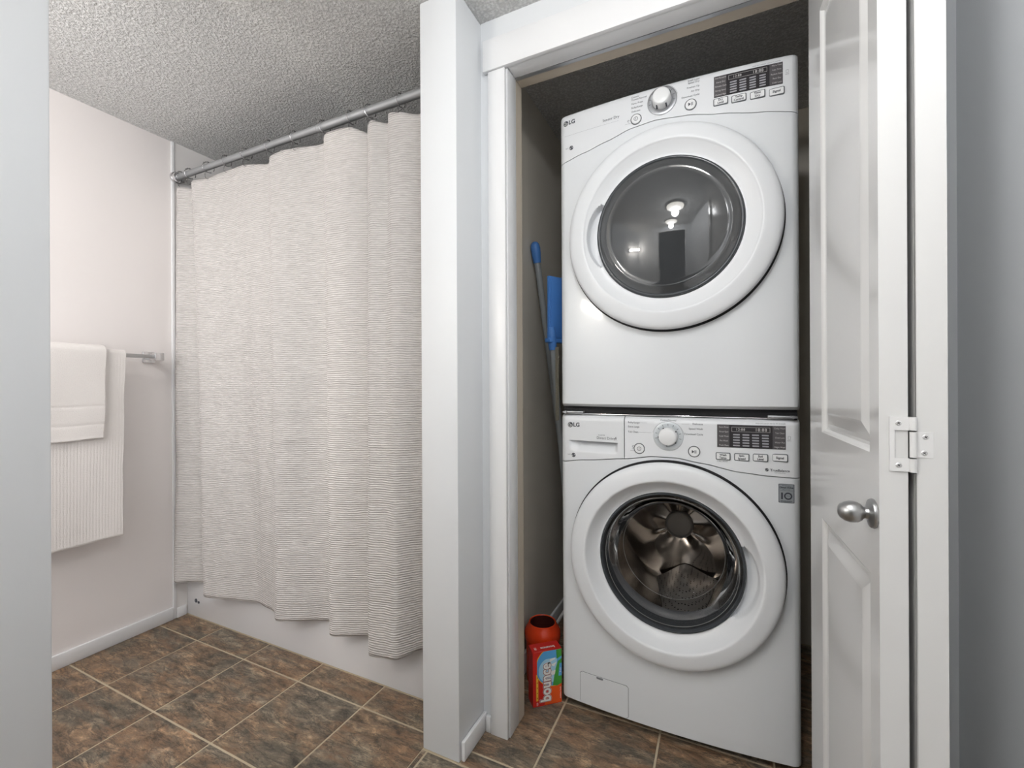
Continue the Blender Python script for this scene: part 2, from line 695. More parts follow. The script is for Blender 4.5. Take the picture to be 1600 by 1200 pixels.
sbox('ceiling', UL - 0.1, UR + 0.1, BACK - 1.3, 2.25, CEIL, CEIL + 0.06, m_ceil)
sbox('wall_left', UL - 0.1, UL, -0.72, 2.13, 0, CEIL, m_bath)
sbox('wall_tub_back', UL, MB0, 2.03, 2.13, 0, CEIL, m_bath)
wm = sbox('wall_partition', MB0, MB1, 1.066, 2.15, 0, CEIL, m_wall, 0.004)
# inside the closet the same partition carries taupe paint
sbox('wall_closet_left', MB1, MB1 + 0.004, WB, 2.15, 0, CEIL, m_taupe)
sbox('wall_closet_back', MB1, UR, 2.15, 2.25, 0, CEIL, m_taupe)
sbox('wall_closet_right', UR - 0.004, UR, WB, 2.15, 0, CEIL, m_taupe)
sbox('wall_right', UR, UR + 0.1, BACK, 2.25, 0, CEIL, m_grey)
JT = 0.018
JL, JR, JH = -0.579, 0.335, 2.036
bm = new_bm()
box(bm, MB1, JL - JT, WF, WB, 0, CEIL)
box(bm, JR + JT, UR, WF, WB, 0, CEIL)
box(bm, JL - JT, JR + JT, WF, WB, JH + JT, CEIL)
struct('wall_closet_front', bm, m_wall)
bm = new_bm()
for (a, c) in ((MB1 + 0.004, JL - JT), (JR + JT, UR - 0.004)):
    box(bm, a, c, WB, WB + 0.003, 0, JH)
box(bm, MB1 + 0.004, UR - 0.004, WB, WB + 0.003, JH + JT, CEIL)
struct('wall_closet_inner', bm, m_taupe)
# left hall wall, ends in a rounded corner where the bathroom opens
sbox('wall_hall_left', -1.42, -1.30, BACK, 0.438, 0, CEIL, m_wall, 0.006)
sbox('wall_nook_back', UL, -1.42, -0.72, -0.62, 0, CEIL, m_bath)
wn = thing('added_window_1', None, None, (-1.85, -0.62, 0.40))  # window added on the unseen nook wall to carry the fill light
wn['kind'] = 'structure'
bm = new_bm()
for (a, c, z0_, z1_) in ((-0.40, -0.36, 0.0, 1.5), (0.36, 0.40, 0.0, 1.5), (-0.36, 0.36, 0.0, 0.04), (-0.36, 0.36, 1.46, 1.5)):
    box(bm, a, c, 0.001, 0.03, z0_, z1_)
obj('added_window_frame', bm, m_trim, wn, False)
bm = new_bm()
box(bm, -0.36, 0.36, 0.004, 0.010, 0.04, 1.46)
obj('pane', bm, m_glow, wn, False)
# back wall with a dark open doorway
bm = new_bm()
box(bm, -1.30, -0.58, BACK - 0.1, BACK, 0, CEIL)
box(bm, -0.58, 0.30, BACK - 0.1, BACK, 2.08, CEIL)
box(bm, 0.30, UR, BACK - 0.1, BACK, 0, CEIL)
struct('wall_back', bm, m_wall)

# jambs
j = sbox('trim_1', JL - JT, JL, WF - 0.002, 1.270, 0, JH + JT, m_trim, 0.002)
sbox('trim_2', JL - JT, JL - 0.0005, 1.271, WB, 0, JH + JT, m_beige)
sbox('trim_3', JR, JR + JT, WF - 0.002, 1.270, 0, JH + JT, m_trim, 0.002)
sbox('trim_4', JR + 0.0005, JR + JT, 1.271, WB, 0, JH + JT, m_beige)
sbox('trim_5', JL, JR, WF - 0.002, 1.262, JH, JH + JT, m_trim, 0.002)
sbox('trim_6', JL, JR, 1.276, WB, JH + 0.0005, JH + JT, m_beige)
# casings
sbox('trim_7', -0.641, JL - 0.004, WF - 0.014, WF - 0.0025, 0, JH - 0.004, m_trim, 0.0025)
sbox('trim_8', JR + 0.004, 0.397, WF - 0.014, WF - 0.0025, 0, JH - 0.004, m_trim, 0.0025)
sbox('trim_9', -0.656, 0.410, WF - 0.019, WF - 0.0025, JH - 0.003, JH + 0.092, m_trim, 0.0025)
# bath wall panel edge beside the tub, baseboards
sbox('trim_10', UL, UL + 0.009, 1.172, 1.186, 0.0, CEIL, m_trim, 0.003)
sbox('trim_11', UL, UL + 0.005, 1.186, 2.03, 0.0, CEIL, m_surr)
sbox('trim_12', UL + 0.005, UL + 0.011, 1.187, 1.226, 0.0, 0.045, m_trim, 0.001)
sbox('baseboard_left', UL, UL + 0.012, -0.615, 1.171, 0.0, 0.056, m_trim, 0.003)
sbox('baseboard_partition', MB1 + 0.0005, MB1 + 0.012, 1.075, WF, 0.0, 0.056, m_trim, 0.003)
sbox('baseboard_front', MB1 + 0.0125, -0.642, WF - 0.012, WF, 0.0, 0.050, m_trim, 0.003)
sbox('baseboard_right', UR - 0.012, UR, BACK, WF, 0.0, 0.056, m_trim, 0.003)
sbox('baseboard_closet', MB1 + 0.004, MB1 + 0.014, WB + 0.004, 2.148, 0.0, 0.075, m_trim, 0.002)

# the dark room seen through the doorway
bm = new_bm()
box(bm, -0.60, 0.32, BACK - 1.2, BACK - 1.19, 0, CEIL)
box(bm, -0.62, -0.60, BACK - 1.2, BACK - 0.1, 0, CEIL)
box(bm, 0.30, 0.32, BACK - 1.2, BACK - 0.1, 0, CEIL)
m_dkroom = mat('unlit_room_shade', (0.06, 0.065, 0.08), 0.7)  # walls coloured near black to stand for a room without light
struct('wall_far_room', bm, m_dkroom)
bm = new_bm()
box(bm, -0.62, -0.58, BACK - 0.02, BACK + 0.012, 0, 2.08)
box(bm, 0.26, 0.30, BACK - 0.02, BACK + 0.012, 0, 2.08)
box(bm, -0.58, 0.26, BACK - 0.02, BACK + 0.012, 2.04, 2.08)
struct('trim_13', bm, m_trim)

# ------------------------------------------------------------------ bathtub
tub = thing('bathtub', 'white bathtub with a flat apron behind the shower curtain', 'bathtub', ((UL + MB0) / 2, 1.232, 0))
cx = (UL + MB0) / 2
hw = (MB0 - UL) / 2 - 0.0065
bm = new_bm()
box(bm, -hw, hw, 0.0, 0.018, 0.0, 0.40, 0.002)
obj('apron', bm, m_tub, tub)
bm = new_bm()
prev = None
rings = []
for (ix, iz) in ((0.0, 0.402), (0.0, 0.44), (0.02, 0.45), (0.07, 0.45), (0.085, 0.44), (0.11, 0.20), (0.16, 0.08), (0.30, 0.06)):
    a = rrect(0, 0.398, 2 * hw - 2 * ix, 0.79 - 2 * ix, 0.004 + min(ix, 0.12) * 0.9, 6)
    rings.append([bm.verts.new((p[0], p[1] + 0.0, iz)) for p in a])
for a, c in zip(rings[:-1], rings[1:]):
    for i in range(len(a)):
        k = (i + 1) % len(a)
        bm.faces.new((a[i], a[k], c[k], c[i]))
bm.faces.new(rings[-1])
obj('basin', bm, m_tub, tub)
bm = new_bm()
cyl(bm, (-0.668, -0.0025, 0.074), (-0.668, 0.0, 0.074), 0.0085, 0.0095, 16)
cyl(bm, (-0.648, -0.0022, 0.070), (-0.648, 0.0, 0.070), 0.006, 0.0065, 14)
obj('apron_plug', bm, m_print, tub)['label'] = 'small dark plug low on the tub apron'

# ------------------------------------------------------------------ shower rod, rings, curtain
RW, RZ, RR = 1.190, 2.036, 0.0145
rod = thing('shower_rod', 'round brushed metal shower rod below the textured ceiling', 'shower rod', ((UL + MB0) / 2, RW, RZ))
bm = new_bm()
cyl(bm, (UL + 0.012 - cx, 0, 0), (-1.36 - cx, 0, 0), RR * 0.9, n=32)
cyl(bm, (-1.36 - cx, 0, 0), (-1.355 - cx, 0, 0), RR * 0.9, RR, n=32)
cyl(bm, (-1.355 - cx, 0, 0), (MB0 - 0.003 - cx, 0, 0), RR, n=32)
obj('rod_tube', bm, m_rod, rod)
for sgn, xe in ((1, UL + 0.010), (-1, MB0 - 0.001)):
    bm = new_bm()
    x = xe - cx
    cyl(bm, (x, 0, 0), (x + sgn * 0.006, 0, 0), 0.027, 0.026, 28)
    cyl(bm, (x + sgn * 0.006, 0, 0), (x + sgn * 0.022, 0, 0), 0.024, 0.020, 28)
    torus(bm, (x + sgn * 0.008, 0, 0), (1, 0, 0), 0.024, 0.0025)
    obj('end_flange', bm, m_chrome, rod)

ORD = ['first', 'second', 'third', 'fourth', 'fifth', 'sixth', 'seventh', 'eighth', 'ninth', 'tenth', 'eleventh', 'twelfth']
ring_u = [-2.232, -2.165, -2.030, -1.902, -1.773, -1.630, -1.482, -1.325, -1.192, -1.105, -0.970, -0.855]


def ring_parts(root):
    bm = new_bm()
    R = 0.0225
    pts = []
    for k in range(25):
        a = radians(-60) - radians(330) * k / 24
        pts.append((0.0, R * cos(a), -0.003 + R * sin(a)))
    tube(bm, pts, 0.0016, 6)
    obj('loop', bm, m_ringm, root)
    bm = new_bm()
    for a in (50, 72, 94, 116, 138):
        p = Vector((0, R * cos(radians(a)), -0.003 + R * sin(radians(a))))
        bmesh.ops.create_icosphere(bm, subdivisions=1, radius=0.0042, matrix=Matrix.Translation(p))
    obj('roller_beads', bm, m_ringm, root)
    bm = new_bm()
    tube(bm, [(0, -0.004, -0.0235), (0, -0.011, -0.028), (0, -0.013, -0.038), (0.0005, -0.012, -0.050), (0.001, -0.006, -0.055), (0.001, 0.000, -0.052)], 0.0013, 6)
    obj('hook', bm, m_ringm, root)


proto = None
for i, u in enumerate(ring_u):
    end = 'the left end of the rod, beside the flange' if i == 0 else 'the left end of the rod'
    lab = 'chrome roller shower ring, %s from %s' % (ORD[i], end)
    if proto is None:
        r = proto = thing('shower_ring', lab, 'shower ring', (u, RW, RZ), 0.1, 'shower rings along the curtain rod')
        ring_parts(r)
    else:
        r = proto.copy()
        COL.objects.link(r)
        r.location = (u, RW, RZ)
        r.rotation_euler = (0, 0, random.uniform(-0.35, 0.35))
        r['label'] = lab
        for ch in list(proto.children):
            c = ch.copy()
            COL.objects.link(c)
            c.parent = r

# curtain: stations along the cloth: (u_top, w_top, z_top, u_hem, w_hem, dz_hem)
ST = [(-2.277, 1.192, 1.985, -2.277, 1.180, 0.010),
      (-2.232, 1.176, 1.982, -2.225, 1.160, 0.004),
      (-2.185, 1.198, 1.975, -2.170, 1.188, 0.006),
      (-2.150, 1.204, 1.972, -2.105, 1.206, 0.004),
      (-2.140, 1.180, 1.980, -2.020, 1.158, 0.000),
      (-2.110, 1.173, 1.985, -1.985, 1.146, -0.006),
      (-2.030, 1.190, 1.990, -1.900, 1.160, -0.004),
      (-1.902, 1.194, 1.996, -1.745, 1.203, -0.004),
      (-1.773, 1.190, 1.990, -1.660, 1.186, 0.000),
      (-1.655, 1.198, 1.972, -1.590, 1.172, 0.002),
      (-1.618, 1.182, 1.985, -1.535, 1.140, -0.004),
      (-1.560, 1.184, 1.996, -1.470, 1.158, -0.002),
      (-1.482, 1.190, 1.992, -1.410, 1.192, 0.000),
      (-1.350, 1.205, 1.984, -1.340, 1.214, 0.002),
      (-1.318, 1.180, 1.990, -1.290, 1.170, 0.002),
      (-1.290, 1.176, 1.998, -1.262, 1.152, -0.004),
      (-1.192, 1.180, 1.994, -1.195, 1.172, -0.002),
      (-1.125, 1.206, 1.968, -1.128, 1.200, 0.002),
      (-1.108, 1.182, 1.980, -1.082, 1.148, 0.000),
      (-1.080, 1.174, 1.985, -1.058, 1.122, -0.006),
      (-1.030, 1.196, 1.975, -1.000, 1.134, -0.004),
      (-1.012, 1.180, 1.996, -0.955, 1.140, -0.002),
      (-0.960, 1.180, 1.985, -0.925, 1.180, 0.004),
      (-0.905, 1.204, 1.978, -0.900, 1.208, 0.008),
      (-0.870, 1.190, 1.985, -0.865, 1.170, 0.002),
      (-0.830, 1.186, 1.985, -0.835, 1.160, 0.000),
      (-0.806, 1.196, 1.985, -0.806, 1.185, 0.000)]


def crom(tab, t):
    n = len(tab) - 1
    x = min(max(t * n, 0), n - 1e-6)
    i = int(x)
    f = x - i
    p0, p1, p2, p3 = tab[max(i - 1, 0)], tab[i], tab[i + 1], tab[min(i + 2, n)]
    k = 0.42
    r = []
    for a, b_, c, d in zip(p0, p1, p2, p3):
        m1, m2 = (c - a) * k, (d - b_) * k
        r.append((2 * f ** 3 - 3 * f ** 2 + 1) * b_ + (f ** 3 - 2 * f ** 2 + f) * m1 + (-2 * f ** 3 + 3 * f ** 2) * c + (f ** 3 - f ** 2) * m2)
    return r


cur = bm = new_bm()
NU, NZ = 420, 150
HEM = 0.180
rows = []
cols = [crom(ST, i / NU) for i in range(NU + 1)]
for jz in range(NZ + 1):
    s = jz / NZ
    row = []
    for i in range(NU + 1):
        ut, wt, zt, uh, wh, dz = cols[i]
        f = s ** 0.75
        u = ut + (uh - ut) * f
        w = wt + (wh - wt) * f
        z = zt + (HEM + dz - zt) * s
        # soft buckles plus the pressed packing crease across the cloth
        n_ = noise.noise(Vector((u * 9, 3.1, z * 2.2))) * 0.006 * (0.3 + s) + noise.noise(Vector((u * 26, 1.7, z * 14))) * 0.0022
        zc = 0.872 + 0.012 * sin(u * 9) + 0.006 * noise.noise(Vector((u * 20, 0, 0)))
        amp = max(0.0, noise.noise(Vector((u * 5 + 4, 9, 0))) + 0.25)
        n_ -= 0.0065 * amp * exp(-((z - zc) / 0.006) ** 2)
        zc2 = 0.50 + 0.03 * noise.noise(Vector((u * 8, 5, 0)))
        amp = max(0.0, noise.noise(Vector((u * 11 + 1, 2, 0))))
        n_ -= 0.005 * amp * exp(-((z - zc2) / 0.008) ** 2)
        row.append(bm.verts.new((u - cx, w + n_ - RW, z - 1.0)))
    rows.append(row)
for a, c in zip(rows[:-1], rows[1:]):
    for i in range(NU):
        bm.faces.new((a[i], a[i + 1], c[i + 1], c[i]))
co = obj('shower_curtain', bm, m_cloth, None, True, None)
co.location = (cx, RW, 1.0)
sm = co.modifiers.new('thick', 'SOLIDIFY')
sm.thickness = 0.0018
tag(co, 'long pale ribbed fabric shower curtain hanging in front of the tub', 'shower curtain')

# ------------------------------------------------------------------ towel rail and towels
TU, TZ = -2.205, 1.200
rail = thing('towel_rail', 'square chrome towel rail on the left bathroom wall', 'towel rail', (UL, 0.78, TZ))
bm = new_bm()
box(bm, TU - UL - 0.005, TU - UL + 0.005, -0.30, 0.295, -0.008, 0.008, 0.001)
obj('bar', bm, m_nickel, rail)
for y in (-0.30, 0.30):
    bm = new_bm()
    box(bm, 0.001, 0.010, y - 0.024, y + 0.024, -0.024, 0.024, 0.003)
    box(bm, 0.010, TU - UL + 0.012, y - 0.013, y + 0.013, -0.013, 0.013, 0.003)
    box(bm, TU - UL - 0.010, TU - UL + 0.014, y - 0.018, y + 0.018, -0.017, 0.017, 0.003)
    obj('bracket', bm, m_chrome, rail)


def towel(name, label, cat, w_a, w_b, front_z, back_z, off, th, seed, rib):
    """cloth folded over the rail: path back -> over -> front"""
    path = []
    R = 0.009 + off
    nb = 26
    for k in range(nb):
        path.append((-R, back_z - TZ + (0 - (back_z - TZ)) * k / nb))
    for k in range(13):
        a = pi - pi * k / 12
        path.append((R * cos(a), 0.004 + R * sin(a) * 0.9))
    nf = 70
    for k in range(1, nf + 1):
        path.append((R, (front_z - TZ) * k / nf))
    bm = new_bm()
    n = 320 if rib else 60
    g = []
    for k, (px, pz) in enumerate(path):
        row = []
        fr_ = max(0.0, -pz) if k > nb else 0
        for i in range(n + 1):
            t = i / n
            w = w_a + (w_b - w_a) * t
            w_edge = 0.006 * noise.noise(Vector((pz * 7, seed, 0))) * (1 if t > 0.98 else 0.4 * t) - 0.022 * fr_ * t
            bulge = 0.0
            if k > nb + 12:
                bulge = 0.010 * fr_ + 0.004 * noise.noise(Vector((w * 9, pz * 3, seed))) * min(1, fr_ * 6)
                bulge += rib * 0.00025 * sin(w * 640)
                for hz in (0.055, 0.125):
                    if not rib:
                        bulge -= 0.0022 * exp(-((pz - (front_z - TZ) - hz) / 0.0035) ** 2)
                bulge += 0.002 * exp(-((pz - (front_z - TZ)) / 0.008) ** 2)
            row.append(bm.verts.new((px + bulge, w + w_edge - 0.78, pz + 0.004 * noise.noise(Vector((w * 12, seed, 4))) * min(1, fr_ * 4))))
        g.append(row)
    for a, c in zip(g[:-1], g[1:]):
        for i in range(n):
            bm.faces.new((a[i], a[i + 1], c[i + 1], c[i]))
    o = obj(name, bm, m_towel, None, True, None)
    o.location = (TU, 0.78, TZ)
    s = o.modifiers.new('thick', 'SOLIDIFY')
    s.thickness = th
    s.offset = 0
    return tag(o, label, cat)


towel('bath_towel', 'long white ribbed bath towel hanging lowest on the rail', 'towel', 0.515, 0.955, 0.474, 0.56, 0.006, 0.009, 1.3, 1)
towel('hand_towel', 'short white hand towel with banded hem draped over the bath towel', 'towel', 0.545, 0.888, 0.872, 0.92, 0.0235, 0.008, 5.3, 0)

# ------------------------------------------------------------------ laundry machines
MX, MW, MF = -0.1425, 0.680, 1.407      # centre, width, front edge plane
DEP = 0.66
BOW = 0.021


def bow(x):
    return -BOW * (1 - (x / (MW / 2)) ** 2)


def corner(x, r=0.022):
    a = abs(x) - (MW / 2 - r)
    if a <= 0:
        return 0.0
    a = min(a / r, 1.0)
    return r * (1 - sqrt(max(0.0, 1 - a * a)))


def xs_list(a, b_, step=0.008):
    n = max(2, int((b_ - a) / step))
    xs = [a + (b_ - a) * i / n for i in range(n + 1)]
    for e in (-1, 1):
        for k in range(1, 12):
            x = e * (MW / 2 - 0.022 * (1 - sin(k / 12 * pi / 2)))
            if a < x < b_:
                xs.append(x)
    return sorted(xs)


def interp(tab, x):
    if x <= tab[0][0]:
        return tab[0][1]
    for (x0, y0), (x1, y1) in zip(tab[:-1], tab[1:]):
        if x <= x1:
            f = (x - x0) / (x1 - x0)
            f = f * f * (3 - 2 * f) * 0.5 + f * 0.5
            return y0 + (y1 - y0) * f
    return tab[-1][1]


def shell(xa, xb, zlo, zhi, fy, nz_=40, hole=None, back=0.05, dispf=None, thick_edges=True):
    """front sheet between zlo(x) and zhi(x), with returns going back at every border"""
    bm = new_bm()
    xs = xs_list(xa, xb)
    g = []
    for x in xs:
        a, c = zlo(x), zhi(x)
        colm = []
        for k in range(nz_ + 1):
            t = k / nz_
            z = a + (c - a) * t
            y = fy(x, z) + (dispf(x, z) if dispf else 0)
            colm.append(bm.verts.new((x, y, z)))
        g.append(colm)
    for i in range(len(xs) - 1):
        for k in range(nz_):
            if hole:
                mx_ = (xs[i] + xs[i + 1]) / 2
                mz = (g[i][k].co.z + g[i + 1][k + 1].co.z) / 2
                if (mx_ - hole[0]) ** 2 + (mz - hole[1]) ** 2 < hole[2] ** 2:
                    continue
            bm.faces.new((g[i][k], g[i + 1][k], g[i + 1][k + 1], g[i][k + 1]))
    border = [c[0] for c in g] + g[-1][1:] + [c[-1] for c in reversed(g[:-1])] + list(reversed(g[0][1:-1]))
    bk = [bm.verts.new((v.co.x, max(back, v.co.y), v.co.z)) for v in border]
    n = len(border)
    for i in range(n):
        j_ = (i + 1) % n
        bm.faces.new((border[i], border[j_], bk[j_], bk[i]))
    return bm


def machine(kind, label, z0, body_lo, body_hi, ztab, dcz, dial, btn, big_btn, disp, base):
    root = thing(kind, label, 'washing machine' if kind == 'washing_machine' else 'dryer', (MX, MF, z0))
    lo, hi = body_lo - z0, body_hi - z0

    def fy(x, z):
        y = bow(x) + corner(x)
        r = 0.018
        d = z - (hi - r)
        if d > 0:
            d = min(d / r, 1)
            y += r * (1 - sqrt(max(0, 1 - d * d)))
        d = (lo + 0.012) - z
        if d > 0:
            d = min(d / 0.012, 1)
            y += 0.012 * (1 - sqrt(max(0, 1 - d * d)))
        return y

    bm = new_bm()
    t_ = 0.012
    box(bm, -MW / 2, MW / 2, DEP - t_, DEP, lo, hi)
    box(bm, -MW / 2, -MW / 2 + t_, 0.0505, DEP - t_, lo, hi)
    box(bm, MW / 2 - t_, MW / 2, 0.0505, DEP - t_, lo, hi)
    box(bm, -MW / 2 + t_, MW / 2 - t_, 0.0505, DEP - t_, lo, lo + t_)
    box(bm, -MW / 2 + t_, MW / 2 - t_, 0.0505, DEP - t_, hi - t_, hi)
    obj('cabinet', bm, m_enamel, root, False)
    zb = lambda x: interp(ztab, x)
    dc = (0.002, dcz)
    bm = shell(-MW / 2, MW / 2, lambda x: lo, lambda x: zb(x) - 0.0013, fy, 90, (dc[0], dc[1], 0.255))
    obj('front_panel', bm, m_enamel, root)
    bm = new_bm()
    # dark backing so the seams read
    for (a, c) in ((-MW / 2 + 0.013, MW / 2 - 0.013),):
        box(bm, a, c, 0.030, 0.034, hi - 0.19, hi - 0.02)
    obj('seam_backing', bm, m_dark, root, False)
    return root, fy, zb, lo, hi, dc


def bezel(root, dc, handle, inner, name='door'):
    """hollow ring of the round door, handle = (angle from, angle to)"""
    prof = [(0.284, -0.0135), (0.297, -0.0140), (0.2995, -0.0155), (0.3000, -0.020), (0.2992, -0.026), (0.2965, -0.0305), (0.2925, -0.0335), (0.286, -0.0360),
            (0.278, -0.0378), (0.268, -0.0395), (0.258, -0.0408), (0.2515, -0.0414), (0.2485, -0.0410), (0.2465, -0.0395)]
    for k in range(11):
        q = k / 10
        prof.append((0.2445 - 0.037 * q, -0.0375 + (inner + 0.0375) * (1 - (1 - q) ** 1.5)))
    prof.append((0.2068, inner + 0.012))
    mid = (handle[0] + handle[1]) / 2
    half = (handle[1] - handle[0]) / 2

    def fn(r, y, t):
        d = (t - mid + pi) % (2 * pi) - pi
        q = abs(d) / half
        if q < 1 and r < 0.2445 and r > 0.2073:
            lim = 0.209 + (0.2375 - 0.209) * sqrt(1 - q * q)
            if r < lim:
                y += 0.024 * min(1, (lim - r) / 0.003)
        return r, y
    bm = new_bm()
    # refine profile in the handle band
    pr = []
    for (a, c) in zip(prof[:-1], prof[1:]):
        n = 3 if a[0] < 0.246 and a[0] > 0.2070 else 1
        for k in range(n):
            pr.append((a[0] + (c[0] - a[0]) * k / n, a[1] + (c[1] - a[1]) * k / n))
    pr.append(prof[-1])
    lathe_y(bm, pr, 0, 0, 192, fn)
    for v in bm.verts:
        v.co.y += bow(v.co.x + dc[0])
    d = obj(name, bm, m_plast, root, True, 50)
    d.location = (dc[0], 0, dc[1])
    bm = new_bm()
    lathe_y(bm, [(0.280, 0.012), (0.292, 0.010), (0.2915, -0.0125), (0.286, -0.013), (0.25, -0.012)], 0, 0, 96)
    for v in bm.verts:
        v.co.y += bow(v.co.x + dc[0])
    for (ra, rb) in ((0.282, 0.3048),):  # flush black ring, the shade of the door groove put into colour
        n = 128
        A_ = [bm.verts.new((ra * cos(2 * pi * i / n), -0.0009 + bow(ra * cos(2 * pi * i / n) + dc[0]), ra * sin(2 * pi * i / n))) for i in range(n)]
        B_ = [bm.verts.new((rb * cos(2 * pi * i / n), -0.0009 + bow(rb * cos(2 * pi * i / n) + dc[0]), rb * sin(2 * pi * i / n))) for i in range(n)]
        C_ = [bm.verts.new((v.co.x, v.co.y + 0.003, v.co.z)) for v in B_]
        for i in range(n):
            k = (i + 1) % n
            bm.faces.new((A_[i], A_[k], B_[k], B_[i]))
            bm.faces.new((B_[i], B_[k], C_[k], C_[i]))
    s = obj('door_gap_shade', bm, m_dark, d)
    return d


def bowed(bm, dc):
    for v in bm.verts:
        v.co.y += bow(v.co.x + dc[0])
    return bm


def dial(parent, x, z, fy, r_ring, r_knob, hgt, m_ring, marks):
    y0 = fy(x, z)
    bm = new_bm()
    lathe_y(bm, [(0.0, -0.0015), (r_knob, -0.0015), (r_knob + 0.002, -0.003), (r_ring - 0.003, -0.003), (r_ring - 0.0008, -0.0022), (r_ring, 0.0)], 0, 0, 64)
    o = obj('dial_ring', bm, m_ring, parent)
    o.location = (x, y0 - 0.0005, z)
    bm = new_bm()
    lathe_y(bm, [(r_knob + 0.001, -0.003), (r_knob + 0.0005, -0.008), (r_knob - 0.001, -hgt + 0.005), (r_knob - 0.003, -hgt + 0.0015), (r_knob - 0.006, -hgt), (0, -hgt - 0.0008)], 0, 0, 64)
    k = obj('dial', bm, m_knobw, parent)
    k.location = (x, y0 - 0.0005, z)
    bm = new_bm()
    for a in marks:
        a = radians(a)
        c, s = cos(a), sin(a)
        rr = r_knob + 0.0006
        cyl(bm, (c * rr, -0.007, s * rr), (c * (rr - 0.0012), -hgt + 0.008, s * (rr - 0.0012)), 0.0024, 0.0020, 10)
    obj('grip_mark', bm, m_print, k)
    bm = new_bm()
    f0 = lambda X, Z: 0.0
    for a in range(-10, 191, 25):
        a = radians(a)
        c, s = cos(a), sin(a)
        p, q = r_knob + 0.005, r_ring - 0.005
        w_ = 0.0006
        flat_poly(bm, [(c * p - s * w_, s * p + c * w_), (c * q - s * w_, s * q + c * w_), (c * q + s * w_, s * q - c * w_), (c * p + s * w_, s * p - c * w_)], f0, 0.0036)
    obj('tick_marks', bm, m_print, parent).location = (x, y0 - 0.0005, z)


def round_button(parent, x, z, fy, icon):
    bm = new_bm()
    r = 0.0165
    lathe_y(bm, [(0.0, -0.0032), (r - 0.003, -0.003), (r - 0.0022, -0.001)], 0, 0, 36)
    o = obj('round_button', bm, m_knobw, parent)
    o.location = (x, fy(x, z), z)
    bm = new_bm()
    lathe_y(bm, [(r - 0.0022, -0.0008), (r - 0.0012, -0.0016), (r, -0.0010), (r + 0.0002, 0.0008)], 0, 0, 36)
    q = obj('button_ring', bm, m_frame, parent)
    q.location = (x, fy(x, z), z)
    bm = new_bm()
    f0 = lambda X, Z: fy(x, z) - 0.0034
    if icon == 'power':
        arc_strip(bm, x, z, 0.0050, 0.0062, 0, 2 * pi, f0)
        flat_poly(bm, rrect(x, z, 0.0012, 0.007, 0.0004, 2), f0)
    else:
        flat_poly(bm, [(x - 0.006, z - 0.005), (x + 0.001, z), (x - 0.006, z + 0.005)], f0)
        for dx in (0.0025, 0.0055):
            flat_poly(bm, rrect(x + dx, z, 0.0014, 0.0095, 0.0004, 2), f0)
    return bm


def small_button(parent, x, z, fy, lines, pr):
    w, h = 0.038, 0.0215
    bm = new_bm()
    pts = rrect(0, 0, w - 0.005, h - 0.005, 0.002)
    poly_extrude(bm, pts, 0.003)
    o = obj('option_button', bm, m_knobw, parent)
    o.location = (x, fy(x, z) - 0.0030, z)
    bm = new_bm()
    out_ = rrect(0, 0, w, h, 0.0035)
    in_ = rrect(0, 0, w - 0.0046, h - 0.0046, 0.0022)
    a = [bm.verts.new((p[0], -0.0012, p[1])) for p in out_]
    c = [bm.verts.new((p[0], -0.0022, p[1])) for p in in_]
    d = [bm.verts.new((p[0], 0.001, p[1])) for p in out_]
    n = len(a)
    for i in range(n):
        j_ = (i + 1) % n
        bm.faces.new((a[i], a[j_], c[j_], c[i]))
        bm.faces.new((d[i], d[j_], a[j_], a[i]))
    q = obj('button_frame', bm, m_frame, parent)
    q.location = (x, fy(x, z), z)
    f0 = lambda X, Z: fy(x, z) - 0.0031
    if len(lines) == 1:
        add_text(pr, lines[0], x, z, 0.0085, f0, offset=0.0002)
    else:
        add_text(pr, lines[0], x, z + 0.0040, 0.0078, f0, offset=0.0002)
        add_text(pr, lines[1], x, z - 0.0040, 0.0078, f0, offset=0.0002)


